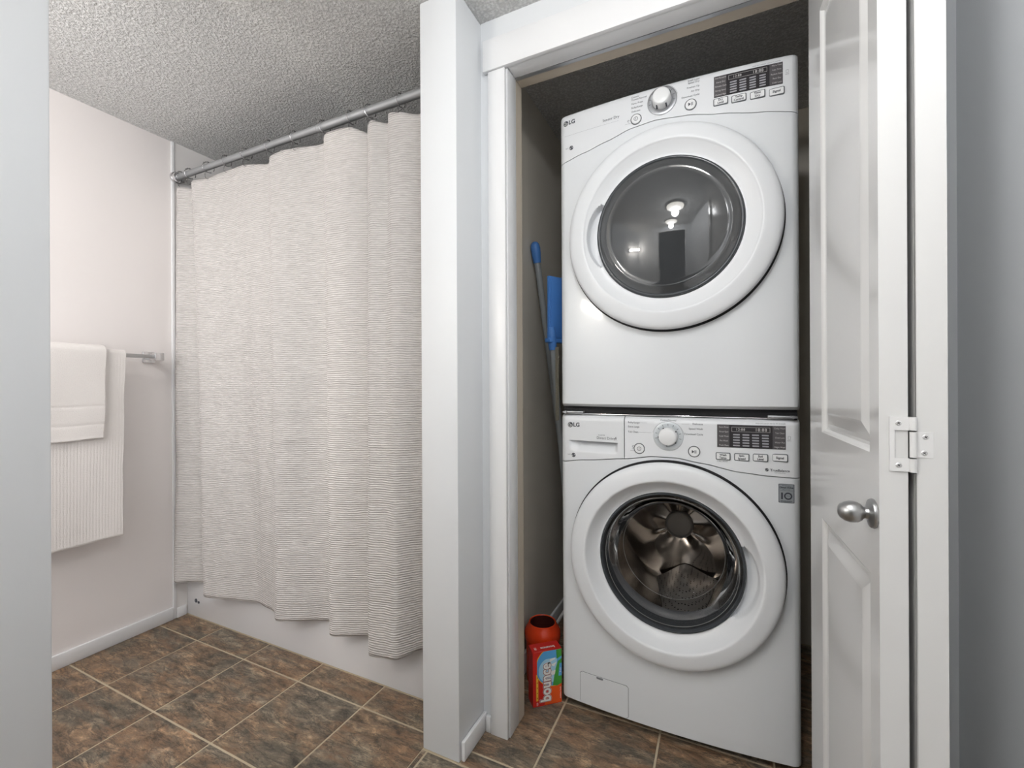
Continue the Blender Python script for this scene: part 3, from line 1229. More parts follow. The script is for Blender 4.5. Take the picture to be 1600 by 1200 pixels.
def display(parent, x0, x1, z0, z1, fy, left_txt, right_txt):
    cx_, cz = (x0 + x1) / 2, (z0 + z1) / 2
    w, h = x1 - x0, z1 - z0

    def conform_poly(m, pts, eps, name, th=0.0):
        bm = new_bm()
        # strips so that the sheet follows the bowed front
        n = 14
        xa, xb = min(p[0] for p in pts), max(p[0] for p in pts)
        za, zb_ = min(p[1] for p in pts), max(p[1] for p in pts)
        prev = None
        for i in range(n + 1):
            x = xa + (xb - xa) * i / n
            cur_ = [bm.verts.new((x, fy(x, z) - eps, z)) for z in (za, zb_)]
            if prev:
                bm.faces.new((prev[0], cur_[0], cur_[1], prev[1]))
            prev = cur_
        r = bmesh.ops.extrude_face_region(bm, geom=bm.faces[:])
        for v in r['geom']:
            if isinstance(v, bmesh.types.BMVert):
                v.co.y += eps + 0.0005
        return obj(name, bm, m, parent, False)
    conform_poly(m_disp, [(x0, z0), (x1, z1)], 0.0012, 'display_window')
    sw = w * 0.185
    conform_poly(m_disp2, [(x0 + 0.0008, z0 + 0.0008), (x0 + sw, z1 - 0.0008)], 0.0017, 'display_side')
    conform_poly(m_disp2, [(x1 - sw, z0 + 0.0008), (x1 - 0.0008, z1 - 0.0008)], 0.0017, 'display_side')
    # frosted option lights: four columns of five
    xa, xb = x0 + sw + 0.006, x1 - sw - 0.006
    cw = (xb - xa) / 4
    for i in range(4):
        for k in range(5):
            bm = new_bm()
            xx = xa + cw * (i + 0.5)
            zz = z0 + h * (0.10 + 0.118 * k)
            poly_extrude(bm, rrect(0, 0, cw * 0.74, 0.0038, 0.0016, 3), 0.0008)
            o = obj('option_light', bm, m_strip, parent, False)
            o.location = (xx, fy(xx, zz) - 0.0018, zz)
    # printed frame, digits and words
    bm = new_bm()
    zt = z0 + h * 0.80
    ht = h * 0.20
    for (a, c, e, f) in ((xa, xb, zt + ht / 2, zt + ht / 2 + 0.0006), (xa, xb, zt - ht / 2, zt - ht / 2 + 0.0006), (xa, xa + 0.0006, zt - ht / 2, zt + ht / 2), (xb - 0.0006, xb, zt - ht / 2, zt + ht / 2)):
        prev = None
        for i in range(9):
            x = a + (c - a) * i / 8
            cur_ = [bm.verts.new((x, fy(x, e) - 0.0019, z)) for z in (e, f)]
            if prev:
                bm.faces.new((prev[0], cur_[0], cur_[1], prev[1]))
            prev = cur_
    add_text(bm, '18:88', xb - 0.022, zt, ht * 0.95, fy, eps=0.0019, space=1.1)
    add_text(bm, '12:88', xa + 0.022, zt, ht * 0.75, fy, eps=0.0019, space=1.1)
    for side, lines in ((x0 + sw * 0.55, left_txt), (x1 - sw * 0.45, right_txt)):
        n = len(lines)
        for i, s in enumerate(lines):
            add_text(bm, s, side, z1 - h * (0.11 + 0.8 * i / (n - 1)), 0.0062, fy, eps=0.0022, xs=0.85)
    obj('display_print', bm, m_pwhite, parent, False)


def lg_mark(bm, bw, x, z, fy, s=1.0):
    """round face emblem and the two letters"""
    flat_poly(bm, circ(x, z, 0.0088 * s, 28), fy, 0.0005)
    add_text(bm, 'LG', x + 0.0215 * s, z, 0.0185 * s, fy, offset=0.0006)
    arc_strip(bw, x, z, 0.0056 * s, 0.0066 * s, radians(90), radians(360), fy, 0.0009, 20)
    flat_poly(bw, rrect(x + 0.0036 * s, z, 0.0062 * s, 0.0011 * s, 0.0003, 1), fy, 0.0009)
    flat_poly(bw, rrect(x, z + 0.0002 * s, 0.0011 * s, 0.0066 * s, 0.0003, 1), fy, 0.0009)
    flat_poly(bw, rrect(x + 0.0010 * s, z - 0.0031 * s, 0.0030 * s, 0.0010 * s, 0.0003, 1), fy, 0.0009)
    flat_poly(bw, circ(x - 0.0030 * s, z + 0.0022 * s, 0.0010 * s, 10), fy, 0.0009)


def swirl(bm, x, z, fy, s=1.0):
    arc_strip(bm, x, z, 0.0042 * s, 0.0070 * s, radians(20), radians(190), fy, 0.0005, 14)
    arc_strip(bm, x, z, 0.0042 * s, 0.0070 * s, radians(205), radians(370), fy, 0.0005, 14)
    flat_poly(bm, [(x - 0.001, z + 0.005 * s), (x + 0.004 * s, z - 0.0005), (x + 0.001, z - 0.005 * s), (x - 0.004 * s, z + 0.0005)], fy, 0.0005)


def hline(bm, xa, xb, z, fy, t=0.0005, n=10):
    prev = None
    for i in range(n + 1):
        x = xa + (xb - xa) * i / n
        c = [bm.verts.new((x, fy(x, z) - 0.0005, zz)) for zz in (z - t / 2, z + t / 2)]
        if prev:
            bm.faces.new((prev[0], c[0], c[1], prev[1]))
        prev = c


# ---- washer (lower)
WZ0 = 0.0
ztab = [(-0.34, 0.816), (-0.25, 0.828), (-0.126, 0.841), (-0.04, 0.854), (0.025, 0.854), (0.093, 0.843), (0.193, 0.824), (0.261, 0.818), (0.34, 0.816)]
root, fy, zb, lo, hi, dc = machine('washing_machine', 'white front-loading washer standing on the tiles under the dryer', 0.0, 0.026, 0.972, ztab, 0.542, 0, 0, 0, 0, 0)
for sx in (-1, 1):
    for yy in (0.10, 0.58):
        bm = new_bm()
        cyl(bm, (sx * 0.27, yy, 0.0), (sx * 0.27, yy, 0.010), 0.022, 0.020, 20)
        cyl(bm, (sx * 0.27, yy, 0.010), (sx * 0.27, yy, 0.0262), 0.008, n=12)
        obj('foot', bm, m_gasket, root)
SEAM = -0.1265
bm = shell(SEAM + 0.0014, MW / 2, lambda x: zb(x) + 0.0013, lambda x: hi, fy, 24)
cp = obj('control_panel', bm, m_plast, root)


def scoop(x, z):
    xa, xb, za, zt_ = -0.309, -0.149, 0.853, 0.889
    if not (xa < x < xb and za < z):
        return 0
    tx = (x - xa) / (xb - xa)
    top = zt_ - 0.001 * 0
    if z > top:
        return 0
    t = (z - za) / (top - za)
    side = min(1, tx / 0.22) ** 0.7 * min(1, (1 - tx) / 0.07) ** 0.5
    return 0.034 * (t ** 1.25) * side


xs_fine = 0
bm = new_bm()
xs = sorted(set(xs_list(-MW / 2, SEAM - 0.0014, 0.003)))
zsamp = lambda x: sorted([zb(x) + 0.0013 + (0.853 - zb(x) - 0.0013) * k / 6 for k in range(6)] + [0.853 + 0.0355 * k / 30 for k in range(31)] + [0.889] + [0.8895 + (hi - 0.8895) * k / 24 for k in range(25)])
g = [[bm.verts.new((x, fy(x, z) + scoop(x, z), z)) for z in zsamp(x)] for x in xs]
for i in range(len(xs) - 1):
    for k in range(len(g[0]) - 1):
        bm.faces.new((g[i][k], g[i + 1][k], g[i + 1][k + 1], g[i][k + 1]))
border = [c[0] for c in g] + g[-1][1:] + [c[-1] for c in reversed(g[:-1])] + list(reversed(g[0][1:-1]))
bk = [bm.verts.new((v.co.x, 0.0295, v.co.z)) for v in border]
for i in range(len(border)):
    j_ = (i + 1) % len(border)
    bm.faces.new((border[i], border[j_], bk[j_], bk[i]))
dr = obj('detergent_drawer', bm, m_plast, root, True, 30)
pr, bw, gp = new_bm(), new_bm(), new_bm()
lg_mark(pr, bw, -0.305, 0.940, fy)
add_text(pr, 'Direct Drive', -0.185, 0.9015, 0.0115, fy)
add_text(gp, 'INVERTER', -0.199, 0.9105, 0.0050, fy)
add_text(gp, '6', -0.153, 0.903, 0.0115, fy, offset=0.0004)
hline(gp, -0.158, -0.148, 0.8955, fy)
add_text(gp, 'NFC', -0.309, 0.8415, 0.0055, fy)
swirl(pr, -0.294, 0.8405, fy)
obj('emblem_print', pr, m_print, dr, False)
obj('emblem_inlay', bw, m_white, dr, False)
obj('small_print', gp, m_pgrey, dr, False)
dial(cp, 0.003, 0.917, fy, 0.0425, 0.0265, 0.022, m_lring, (118, 35, 185, 320, 262))
pr, gp = new_bm(), new_bm()
b1 = round_button(cp, -0.081, 0.876, fy, 'power')
b2 = round_button(cp, 0.074, 0.876, fy, 'play')
obj('button_symbol', b1, m_print, cp, False)
obj('button_symbol', b2, m_print, cp, False)
for (x, z, ls) in ((0.150, 0.867, ('Wash', 'Temp.')), (0.197, 0.867, ('Spin', 'Speed')), (0.243, 0.868, ('Soil', 'Level')), (0.290, 0.870, ('Signal',))):
    small_button(cp, x, z, fy, ls, pr)
display(cp, 0.135, 0.304, 0.893, 0.957, fy, ('Extra Rinse', 'Rinse+Spin', 'Cold Wash', 'Pre Wash', 'Fresh Care'), ('Delay Wash', 'Tub Clean', 'Child Lock', 'Water Plus', 'Night Wash'))
for i, s in enumerate(('Bulky/Large', 'Extra Large', 'Tub Clean')):
    add_text(gp, s, -0.115 + 0.0, (0.955, 0.942, 0.926)[i], 0.0075, fy, 'LEFT', offset=0.0001)
add_text(gp, 'Cotton/Normal', 0.003, 0.9655 - 0.001, 0.0070, fy, offset=0.0001)
for i, s in enumerate(('Delicates', 'Speed Wash', 'Download Cycle')):
    add_text(gp, s, 0.098, (0.956, 0.942, 0.926)[i], 0.0075, fy, 'RIGHT', offset=0.0001)
hline(gp, -0.082, -0.058, 0.955, fy)
hline(gp, -0.082, -0.045, 0.926, fy)
hline(gp, 0.040, 0.062, 0.955, fy)
arc_strip(gp, 0.003, 0.917, 0.0440, 0.0446, radians(12), radians(168), fy, 0.0005, 40)
add_text(gp, '3 SEC. HOLD', 0.148, 0.8525, 0.0048, fy)
add_text(gp, 'Smart Diagnosis', -0.098, 0.869, 0.0030, fy)
arc_strip(gp, -0.099, 0.881, 0.0022, 0.0034, 0.2, 5.5, fy, 0.0005, 16)
flat_poly(gp, rrect(-0.099, 0.875, 0.008, 0.0006, 0.0002, 1), fy)
add_text(gp, 'HIGH EFFICIENCY 4.5 CU. FT. WASHER', 0.268, 0.9625, 0.0042, fy)
add_text(gp, 'NFC', 0.3125, 0.917, 0.0048, fy)
flat_ring(gp, rrect(0.3125, 0.925, 0.0062, 0.009, 0.001, 2), rrect(0.3125, 0.925, 0.0050, 0.0078, 0.0007, 2), fy)
add_text(pr, 'TrueBalance', 0.290, 0.8350, 0.0092, fy, offset=0.00015)
add_text(gp, 'ANTI-VIBRATION', 0.290, 0.8285, 0.0034, fy)
swirl(pr, 0.2585, 0.8355, fy, 0.62)
obj('button_print', pr, m_print, cp, False)
obj('small_print', gp, m_pgrey, cp, False)

# door with clear bowl
d = bezel(root, dc, (radians(-36), radians(20)), 0.0)
bm = new_bm()
lathe_y(bm, [(0.2067, 0.008), (0.2064, -0.0015), (0.2050, -0.0045), (0.2020, -0.0050), (0.1995, -0.0020), (0.1975, 0.006), (0.193, 0.020), (0.1885, 0.032), (0.186, 0.038)], 0, 0, 96)
obj('window_rim', bowed(bm, dc), m_rimg, d)
bm = new_bm()
lathe_y(bm, [(0.1975, 0.005), (0.190, 0.006), (0.186, 0.012), (0.182, 0.024), (0.178, 0.040), (0.173, 0.058), (0.167, 0.076), (0.159, 0.094), (0.147, 0.108), (0.130, 0.117),
             (0.105, 0.122), (0.07, 0.125), (0.035, 0.1265), (0.0, 0.127)], 0, 0, 96)
obj('glass_bowl', bowed(bm, dc), m_glass, d)
bm = new_bm()
torus(bm, (0, 0.006, 0), (0, 1, 0), 0.1900, 0.0011, 96, 8)
torus(bm, (0, 0.104, 0), (0, 1, 0), 0.1535, 0.0011, 96, 8)
obj('bowl_lip', bowed(bm, dc), m_lip, d)
bm = new_bm()
lathe_y(bm, [(0.262, 0.036), (0.235, 0.038), (0.214, 0.040), (0.207, 0.046), (0.212, 0.056), (0.218, 0.064), (0.208, 0.070), (0.198, 0.076), (0.192, 0.086), (0.196, 0.096), (0.225, 0.100)], dc[0], dc[1], 96)
gk = obj('door_gasket', bm, m_gasket, root)
bm = new_bm()
prof = [(0.205, 0.102), (0.218, 0.106), (0.238, 0.118), (0.243, 0.14), (0.243, 0.40), (0.235, 0.425)]
lathe_y(bm, prof, 0, 0, 144)
# back of the drum with a three-armed relief
prof = [(0.235 * (1 - k / 24), 0.425) for k in range(24)] + [(0.0, 0.425)]


def back(r, y, t):
    arm = (0.5 + 0.5 * cos(3 * (t - radians(-32)))) ** 2
    q = r / 0.235
    return r, y - 0.075 * (1 - q) ** 0.8 * 0.55 - 0.055 * arm * q * (1 - q) * 2.4


lathe_y(bm, prof, 0, 0, 144, back)
bmesh.ops.remove_doubles(bm, verts=bm.verts[:], dist=0.0004)
drum = obj('drum', bm, m_steel, root, True, 35)
drum.location = (dc[0], 0, dc[1])
bm = new_bm()
lathe_y(bm, [(0.050, 0.385), (0.050, 0.364), (0.047, 0.360), (0.043, 0.362), (0.041, 0.366), (0.0, 0.364)], 0, 0, 48)
obj('hub_disc', bm, m_hub, drum)['label'] = 'dark grey disc at the centre of the drum back'
for a in (-84, 36, 156):
    bm = new_bm()
    n = 16
    g = []
    for k in range(n + 1):
        t = k / n
        y = 0.135 + 0.27 * t
        wdt = 0.055 + 0.060 * t
        hgt = 0.012 + 0.070 * sin(min(1, t * 1.15) * pi / 2)
        row = []
        for i in range(9):
            q = -1 + i / 4
            hh = hgt * (1 - abs(q) ** 1.7)
            rr = 0.2419 - hh
            aa = radians(a) + q * wdt / 0.243
            row.append(bm.verts.new((rr * cos(aa), y, rr * sin(aa))))
        g.append(row)
    for r0, r1 in zip(g[:-1], g[1:]):
        for i in range(8):
            bm.faces.new((r0[i], r0[i + 1], r1[i + 1], r1[i]))
    bm.faces.new(g[0])
    obj('lifter', bm, m_perf, drum)
# drain cover
bm = new_bm()
n_ = 5
X0, X1, Z0, Z1 = -0.275, -0.117, 0.036, 0.138
prev = None


def rr_conform(bm, cx_, cz, w, h, r, eps, thick, nn=16):
    prev = None
    for i in range(nn + 1):
        x = cx_ - w / 2 + w * i / nn
        e = max(0, abs(x - cx_) - (w / 2 - r))
        dz = r - sqrt(max(0, r * r - e * e))
        c = [bm.verts.new((x, fy(x, z) - eps, z)) for z in (cz - h / 2 + dz, cz + h / 2 - dz)]
        c2 = [bm.verts.new((x, fy(x, v.co.z) + 0.001, v.co.z)) for v in c]
        cur_ = [c[0], c[1], c2[1], c2[0]]
        if prev:
            for a_, b_ in ((0, 1), (1, 2), (3, 0)):
                bm.faces.new((prev[a_], cur_[a_], cur_[b_], prev[b_]))
        else:
            bm.faces.new(cur_)
        prev = cur_
    bm.faces.new(list(reversed(prev)))


rr_conform(bm, (X0 + X1) / 2, (Z0 + Z1) / 2, X1 - X0, Z1 - Z0, 0.006, 0.0003, 0.001, 24)
dcv = obj('drain_seam', bm, m_pgrey, root, False)
bm = new_bm()
rr_conform(bm, (X0 + X1) / 2, (Z0 + Z1) / 2, X1 - X0 - 0.0028, Z1 - Z0 - 0.0028, 0.005, 0.0016, 0.001, 24)
dcv = obj('drain_cover', bm, m_enamel, root, False)
bm = new_bm()
rr_conform(bm, (X0 + X1) / 2 - 0.012, Z1 - 0.0045, 0.022, 0.006, 0.0015, 0.0026, 0.001, 8)
obj('pull_tab', bm, m_pgrey, dcv, False)
# warranty badge
bm = new_bm()
rr_conform(bm, 0.305, 0.774, 0.038, 0.052, 0.001, 0.0006, 0.001, 6)
bd = obj('warranty_badge', bm, m_silver, root, False)
bm = new_bm()
flat_ring(bm, rrect(0.305, 0.774, 0.037, 0.051, 0.001, 1), rrect(0.305, 0.774, 0.0348, 0.0488, 0.001, 1), fy, 0.0010)
add_text(bm, 'INVERTER', 0.305, 0.7945, 0.0045, fy, eps=0.001)
add_text(bm, 'Direct Drive', 0.305, 0.7898, 0.0062, fy, eps=0.001, offset=0.0003)
add_text(bm, 'MOTOR', 0.305, 0.7845, 0.0040, fy, eps=0.001, space=1.5)
hline2 = [(0.290, 0.7815), (0.320, 0.7815), (0.320, 0.7820), (0.290, 0.7820)]
flat_poly(bm, hline2, fy, 0.001)
flat_poly(bm, rrect(0.2945, 0.767, 0.0045, 0.018, 0.0003, 1), fy, 0.001)
arc_strip(bm, 0.309, 0.767, 0.0062, 0.0098, 0, 2 * pi, fy, 0.001)
add_text(bm, 'YEAR', 0.309, 0.767, 0.0040, fy, eps=0.001)
add_text(bm, 'WARRANTY', 0.305, 0.7525, 0.0044, fy, eps=0.001, offset=0.0002, space=1.2)
obj('badge_print', bm, m_print, bd, False)

# ---- stacking kit between the two machines
kit = thing('stacking_kit', 'dark stacking bracket with bright metal rails between washer and dryer', 'bracket', (MX, MF, 0.9723))
bm = new_bm()
box(bm, -0.335, 0.335, 0.022, 0.60, 0.0, 0.0275, 0.002)
obj('spacer_frame', bm, m_dark, kit)
bm = new_bm()
box(bm, -0.325, 0.325, 0.006, 0.0215, 0.002, 0.005, 0.001)
obj('front_rail', bm, m_chrome, kit)
for sx in (-1, 1):
    bm = new_bm()
    a, c = sorted((sx * 0.333, sx * 0.262))
    box(bm, a, c, -0.002, 0.0215, 0.0055, 0.012, 0.0015)
    cyl(bm, (sx * 0.322, -0.002, 0.009), (sx * 0.322, -0.007, 0.009), 0.0045, n=12)
    obj('end_clip', bm, m_dring, kit)

# ---- dryer (upper)
ZD = 1.0
rel = [(-0.34, 0.806), (-0.25, 0.824), (-0.179, 0.840), (-0.10, 0.860), (-0.03, 0.866), (0.06, 0.858), (0.14, 0.842), (0.246, 0.823), (0.34, 0.806)]
root, fy, zb, lo, hi, dc = machine('clothes_dryer', 'white tumble dryer with smoky round door stacked on the washer', ZD, 1.0005, 1.9715, rel, 0.533, 0, 0, 0, 0, 0)
bm = shell(-MW / 2, MW / 2, lambda x: zb(x) + 0.0010, lambda x: hi, fy, 24)
cp = obj('control_panel', bm, m_plast, root)
dial(cp, -0.010, 0.919, fy, 0.0425, 0.0265, 0.030, m_dring, (300, 240, 30, 150))
pr, bw, gp = new_bm(), new_bm(), new_bm()
lg_mark(pr, bw, -0.316, 0.937, fy)
add_text(pr, 'Sensor Dry', -0.164, 0.908, 0.0115, fy)
hline(gp, -0.320, -0.140, 0.895, fy, 0.0004, 24)
add_text(gp, 'NFC', -0.312, 0.853, 0.0055, fy)
swirl(pr, -0.297, 0.852, fy)
b1 = round_button(cp, -0.086, 0.884, fy, 'power')
b2 = round_button(cp, 0.069, 0.886, fy, 'play')
obj('button_symbol', b1, m_print, cp, False)
obj('button_symbol', b2, m_print, cp, False)
arc_strip(gp, -0.109, 0.884, 0.0022, 0.0034, 0.2, 5.5, fy, 0.0005, 16)
add_text(gp, 'Smart Diagnosis', -0.109, 0.876, 0.0030, fy)
for (x, z, ls) in ((0.148, 0.875, ('Dry', 'Level')), (0.194, 0.873, ('Temp', 'Control')), (0.240, 0.872, ('Time', 'Dry')), (0.286, 0.870, ('Signal',))):
    small_button(cp, x, z, fy, ls, pr)
display(cp, 0.131, 0.301, 0.889, 0.948, fy, ('Anti Bacterial', 'Damp Dry', 'Wrinkle Care', 'Energy Saver', 'Custom Pgm'), ('More Time', 'Less Time', 'Reduce Static', 'Rack Dry', 'Child Lock'))
for s, z in (('Cotton/', 0.953), ('Towels/Normal', 0.945), ('Perm. Press', 0.933), ('Bulky/Large', 0.921), ('Delicates', 0.909)):
    add_text(gp, s, -0.100, z, 0.0072, fy, 'LEFT', offset=0.0001)
for s, z in (('Small Load', 0.956), ('Speed Dry', 0.949), ('Freshen Up', 0.936), ('Air Dry', 0.924), ('Download Cycle', 0.911)):
    add_text(gp, s, 0.093, z, 0.0072, fy, 'RIGHT', offset=0.0001)
arc_strip(gp, -0.010, 0.919, 0.0440, 0.0446, radians(12), radians(75), fy, 0.0005, 24)
add_text(gp, 'HIGH EFFICIENCY 7.4 CU. FT. DRYER', 0.262, 0.9505 + 0.002, 0.0042, fy)
add_text(gp, 'NFC', 0.3115, 0.912, 0.0048, fy)
flat_ring(gp, rrect(0.3115, 0.920, 0.0062, 0.009, 0.001, 2), rrect(0.3115, 0.920, 0.0050, 0.0078, 0.0007, 2), fy)
obj('emblem_print', pr, m_print, cp, False)
obj('emblem_inlay', bw, m_white, cp, False)
obj('small_print', gp, m_pgrey, cp, False)
d = bezel(root, dc, (radians(152), radians(206)), -0.0215)
bm = new_bm()
lathe_y(bm, [(0.2068, -0.014), (0.2063, -0.0235), (0.2045, -0.0275), (0.2015, -0.0290), (0.1980, -0.0282), (0.1955, -0.0262)], 0, 0, 128)
obj('window_rim', bowed(bm, dc), m_rimg, d)
bm = new_bm()
pf = [(0.1956, -0.0262), (0.190, -0.0275), (0.182, -0.0300), (0.176, -0.0325), (0.172, -0.0328), (0.169, -0.0322)]
for k in range(1, 19):
    r = 0.169 * (1 - k / 18)
    pf.append((r, -0.0322 - 0.024 * (1 - (r / 0.169) ** 2)))
lathe_y(bm, pf, 0, 0, 128)
obj('door_glass', bowed(bm, dc), m_smoke, d)

# ------------------------------------------------------------------ folded bifold door
door = thing('door_1', None, None)
door['kind'] = 'structure'


def leaf(name, ax, ay, bx, by_, th, side):
    """leaf from near corner a to far corner b (left face), thickness to the right"""
    L_ = math.hypot(bx - ax, by_ - ay)
    ang = math.atan2(by_ - ay, bx - ax)
    o_z0, o_z1 = 0.012, 2.012
    bm = new_bm()
    # local: x along the leaf, y to the left (outer face at y=0), z up
    st_n, st_f = 0.040, 0.112
    panels = [(0.215, 0.775), (0.965, 1.90)]
    xs_ = [0.0, 0.0015, st_n, L_ - st_f, L_ - 0.0015, L_]

    def ring4(x0, x1, z0, z1, y):
        return [bm.verts.new(p) for p in ((x0, y, z0), (x1, y, z0), (x1, y, z1), (x0, y, z1))]
    # frame grid on the face
    zs = [o_z0, panels[0][0], panels[0][1], panels[1][0], panels[1][1], o_z1]
    xf = [0.0, st_n, L_ - st_f, L_]
    gv = {}
    for i, x in enumerate(xf):
        for k, z in enumerate(zs):
            gv[i, k] = bm.verts.new((x, 0, z))
    for i in range(3):
        for k in range(5):
            if i == 1 and k in (1, 3):
                o4 = [gv[i, k], gv[i + 1, k], gv[i + 1, k + 1], gv[i, k + 1]]
                prev_ = o4
                x0, x1, z0, z1 = xf[1], xf[2], zs[k], zs[k + 1]
                for (ins, dep) in ((0.004, -0.0025), (0.008, -0.007), (0.013, -0.0085), (0.020, -0.0085), (0.042, -0.002), (0.046, -0.0012)):
                    cur_ = ring4(x0 + ins, x1 - ins, z0 + ins, z1 - ins, dep)
                    for q in range(4):
                        r_ = (q + 1) % 4
                        bm.faces.new((prev_[q], prev_[r_], cur_[r_], cur_[q]))
                    prev_ = cur_
                bm.faces.new(prev_)
            else:
                bm.faces.new((gv[i, k], gv[i + 1, k], gv[i + 1, k + 1], gv[i, k + 1]))
    # body behind the face
    bb = {}
    for i in (0, 3):
        for k in (0, 5):
            bb[i, k] = bm.verts.new((xf[i], -th, zs[k]))
    bm.faces.new((bb[0, 0], bb[3, 0], bb[3, 5], bb[0, 5]))
    bm.faces.new([gv[0, k] for k in range(6)] + [bb[0, 5], bb[0, 0]])
    bm.faces.new([gv[3, k] for k in range(6)] + [bb[3, 5], bb[3, 0]])
    bm.faces.new([gv[i, 0] for i in range(4)] + [bb[3, 0], bb[0, 0]])
    bm.faces.new([gv[i, 5] for i in range(4)] + [bb[3, 5], bb[0, 5]])
    if side < 0:
        for v in bm.verts:
            v.co.y = -th - v.co.y
    bmesh.ops.bevel(bm, geom=[e for e in bm.edges if abs(e.verts[0].co.x) < 1e-6 and abs(e.verts[1].co.x) < 1e-6], offset=0.0012, segments=2, affect='EDGES')
    o = obj(name, bm, m_leaf, door, False)
    o.location = (ax, ay, 0)
    o.rotation_euler = (0, 0, ang)
    return o


TH = 0.035
l1 = leaf('door_leaf', 0.2150, 0.831, 0.2005, 1.2905, TH, 1)
l2 = leaf('door_leaf', 0.2575, 0.831, 0.2790, 1.2905, TH, -1)
# knob on the left face of the first leaf, near its folding edge
bm = new_bm()
prof = [(0.0, 0.0), (0.0220, 0.0), (0.0226, 0.002), (0.0215, 0.005), (0.0150, 0.0070), (0.0095, 0.0080), (0.0085, 0.0120), (0.0095, 0.0140), (0.0128, 0.0165), (0.0156, 0.0210), (0.0167, 0.0265), (0.0165, 0.0315), (0.0145, 0.0380), (0.0110, 0.0430), (0.0060, 0.0460), (0.0, 0.0470)]
lathe_y(bm, prof, 0, 0, 40)
kb = obj('door_knob', bm, m_nickel, l1)
kb['label'] = 'egg-shaped satin nickel knob'
kb.location = (0.021, 0.0005, 0.873)
# non-mortise hinge on the two folding edges
HZ = 0.984
bm = new_bm()
x_l, x_m, x_r = 0.2270, 0.2535, 0.2770
yf = 0.831
box(bm, x_l, x_l + 0.006, yf - 0.0016, yf - 0.0001, HZ - 0.040, HZ + 0.040)
box(bm, x_l + 0.006, 0.2500, yf - 0.0016, yf - 0.0001, HZ + 0.0205, HZ + 0.040)
box(bm, x_l + 0.006, 0.2500, yf - 0.0016, yf - 0.0001, HZ - 0.040, HZ - 0.0205)
cyl(bm, (0.2540, yf - 0.0022, HZ + 0.0208), (0.2540, yf - 0.0022, HZ + 0.040), 0.0045, n=20)
cyl(bm, (0.2540, yf - 0.0022, HZ - 0.040), (0.2540, yf - 0.0022, HZ - 0.0208), 0.0045, n=20)
hg = obj('hinge', bm, m_hinge, door, True, 30)
hg['label'] = 'white painted hinge joining the two door leaves'
bm = new_bm()
box(bm, 0.2560, x_r, yf - 0.0016, yf - 0.0001, HZ - 0.0185, HZ + 0.0185)
cyl(bm, (0.2540, yf - 0.0022, HZ - 0.0185), (0.2540, yf - 0.0022, HZ + 0.0185), 0.0042, n=20)
obj('hinge_plate', bm, m_hinge, hg, True, 30)
for (sx, sz) in ((0.2375, HZ + 0.031), (0.2375, HZ - 0.031), (0.2680, HZ + 0.0115), (0.2665, HZ - 0.0115)):
    bm = new_bm()
    lathe_y(bm, [(0.0, -0.0012), (0.0028, -0.0011), (0.0038, -0.0002), (0.0038, 0.0)], sx, sz, 20)
    for v in bm.verts:
        v.co.y += yf - 0.0016
    s = obj('screw', bm, m_screw, hg)
    bm = new_bm()
    for q in (0.6, 0.6 + pi / 2):
        c, s_ = cos(q), sin(q)
        p_ = [(-0.0021, -0.0004), (0.0021, -0.0004), (0.0021, 0.0004), (-0.0021, 0.0004)]
        bm.faces.new([bm.verts.new((sx + a * c - b_ * s_, yf - 0.0016 - 0.00125, sz + a * s_ + b_ * c)) for a, b_ in p_])
    obj('screw_slot', bm, m_dark, hg, False)
# track under the head jamb
bm = new_bm()
box(bm, JL, JR, 1.2625, 1.2755, JH - 0.001, JH + 0.012)
obj('track', bm, m_dring, door, False)

# ------------------------------------------------------------------ things in the closet gap
# plain grey pole with blue cap
A, B = Vector((-0.645, 1.600, 1.575)), Vector((-0.575, 1.980, 0.012))
pole = thing('mop_pole', 'grey metal pole with rounded blue cap leaning on the closet wall', 'mop', B)
D = A - B
bm = new_bm()
cyl(bm, (0, 0, 0), D, 0.0125, n=20)
obj('shaft', bm, m_pole, pole)
bm = new_bm()
dn = D.normalized()
pts, rad = [], []
for s, r in ((-0.028, 0.0150), (-0.010, 0.0165), (0.010, 0.0185), (0.028, 0.0190), (0.042, 0.0165), (0.050, 0.011), (0.053, 0.004)):
    pts.append(D + dn * s)
    rad.append(r)
tube(bm, pts, rad, 20)
obj('end_cap', bm, m_blue, pole)
# mop with blue flip head, stored head up
A, B = Vector((-0.536, 1.470, 1.245)), Vector((-0.512, 1.700, 0.012))
mop = thing('flat_mop', 'flat mop stored upside down, blue plastic head beside the dryer', 'mop', B)
D = A - B
bm = new_bm()
cyl(bm, (0, 0, 0), D, 0.0105, n=18)
obj('shaft', bm, m_pole, mop)
bm = new_bm()
for s0, s1, r0, r1 in ((-0.05, 0.0, 0.014, 0.017), (0.0, 0.03, 0.017, 0.013)):
    cyl(bm, D + D.normalized() * s0, D + D.normalized() * s1, r0, r1, 18)
obj('socket', bm, m_blue, mop)
bm = new_bm()
box(bm, -0.006, 0.006, -0.050, 0.050, 0.0, 0.230, 0.004)
box(bm, -0.010, -0.006, -0.044, 0.044, 0.012, 0.218, 0.001)
box(bm, 0.006, 0.010, -0.044, 0.044, 0.012, 0.218, 0.001)
hd = obj('mop_head', bm, m_blue, mop)
hd.location = Vector((-0.521, 1.500, 1.225)) - B
hd.rotation_euler = (0, 0, radians(-28))
bm = new_bm()
box(bm, -0.014, 0.014, -0.054, 0.054, -0.012, 0.004, 0.004)
hb = obj('clip_bar', bm, m_blue, mop)
hb.location = Vector((-0.521, 1.500, 1.232)) - B
hb.rotation_euler = (0, 0, radians(-28))
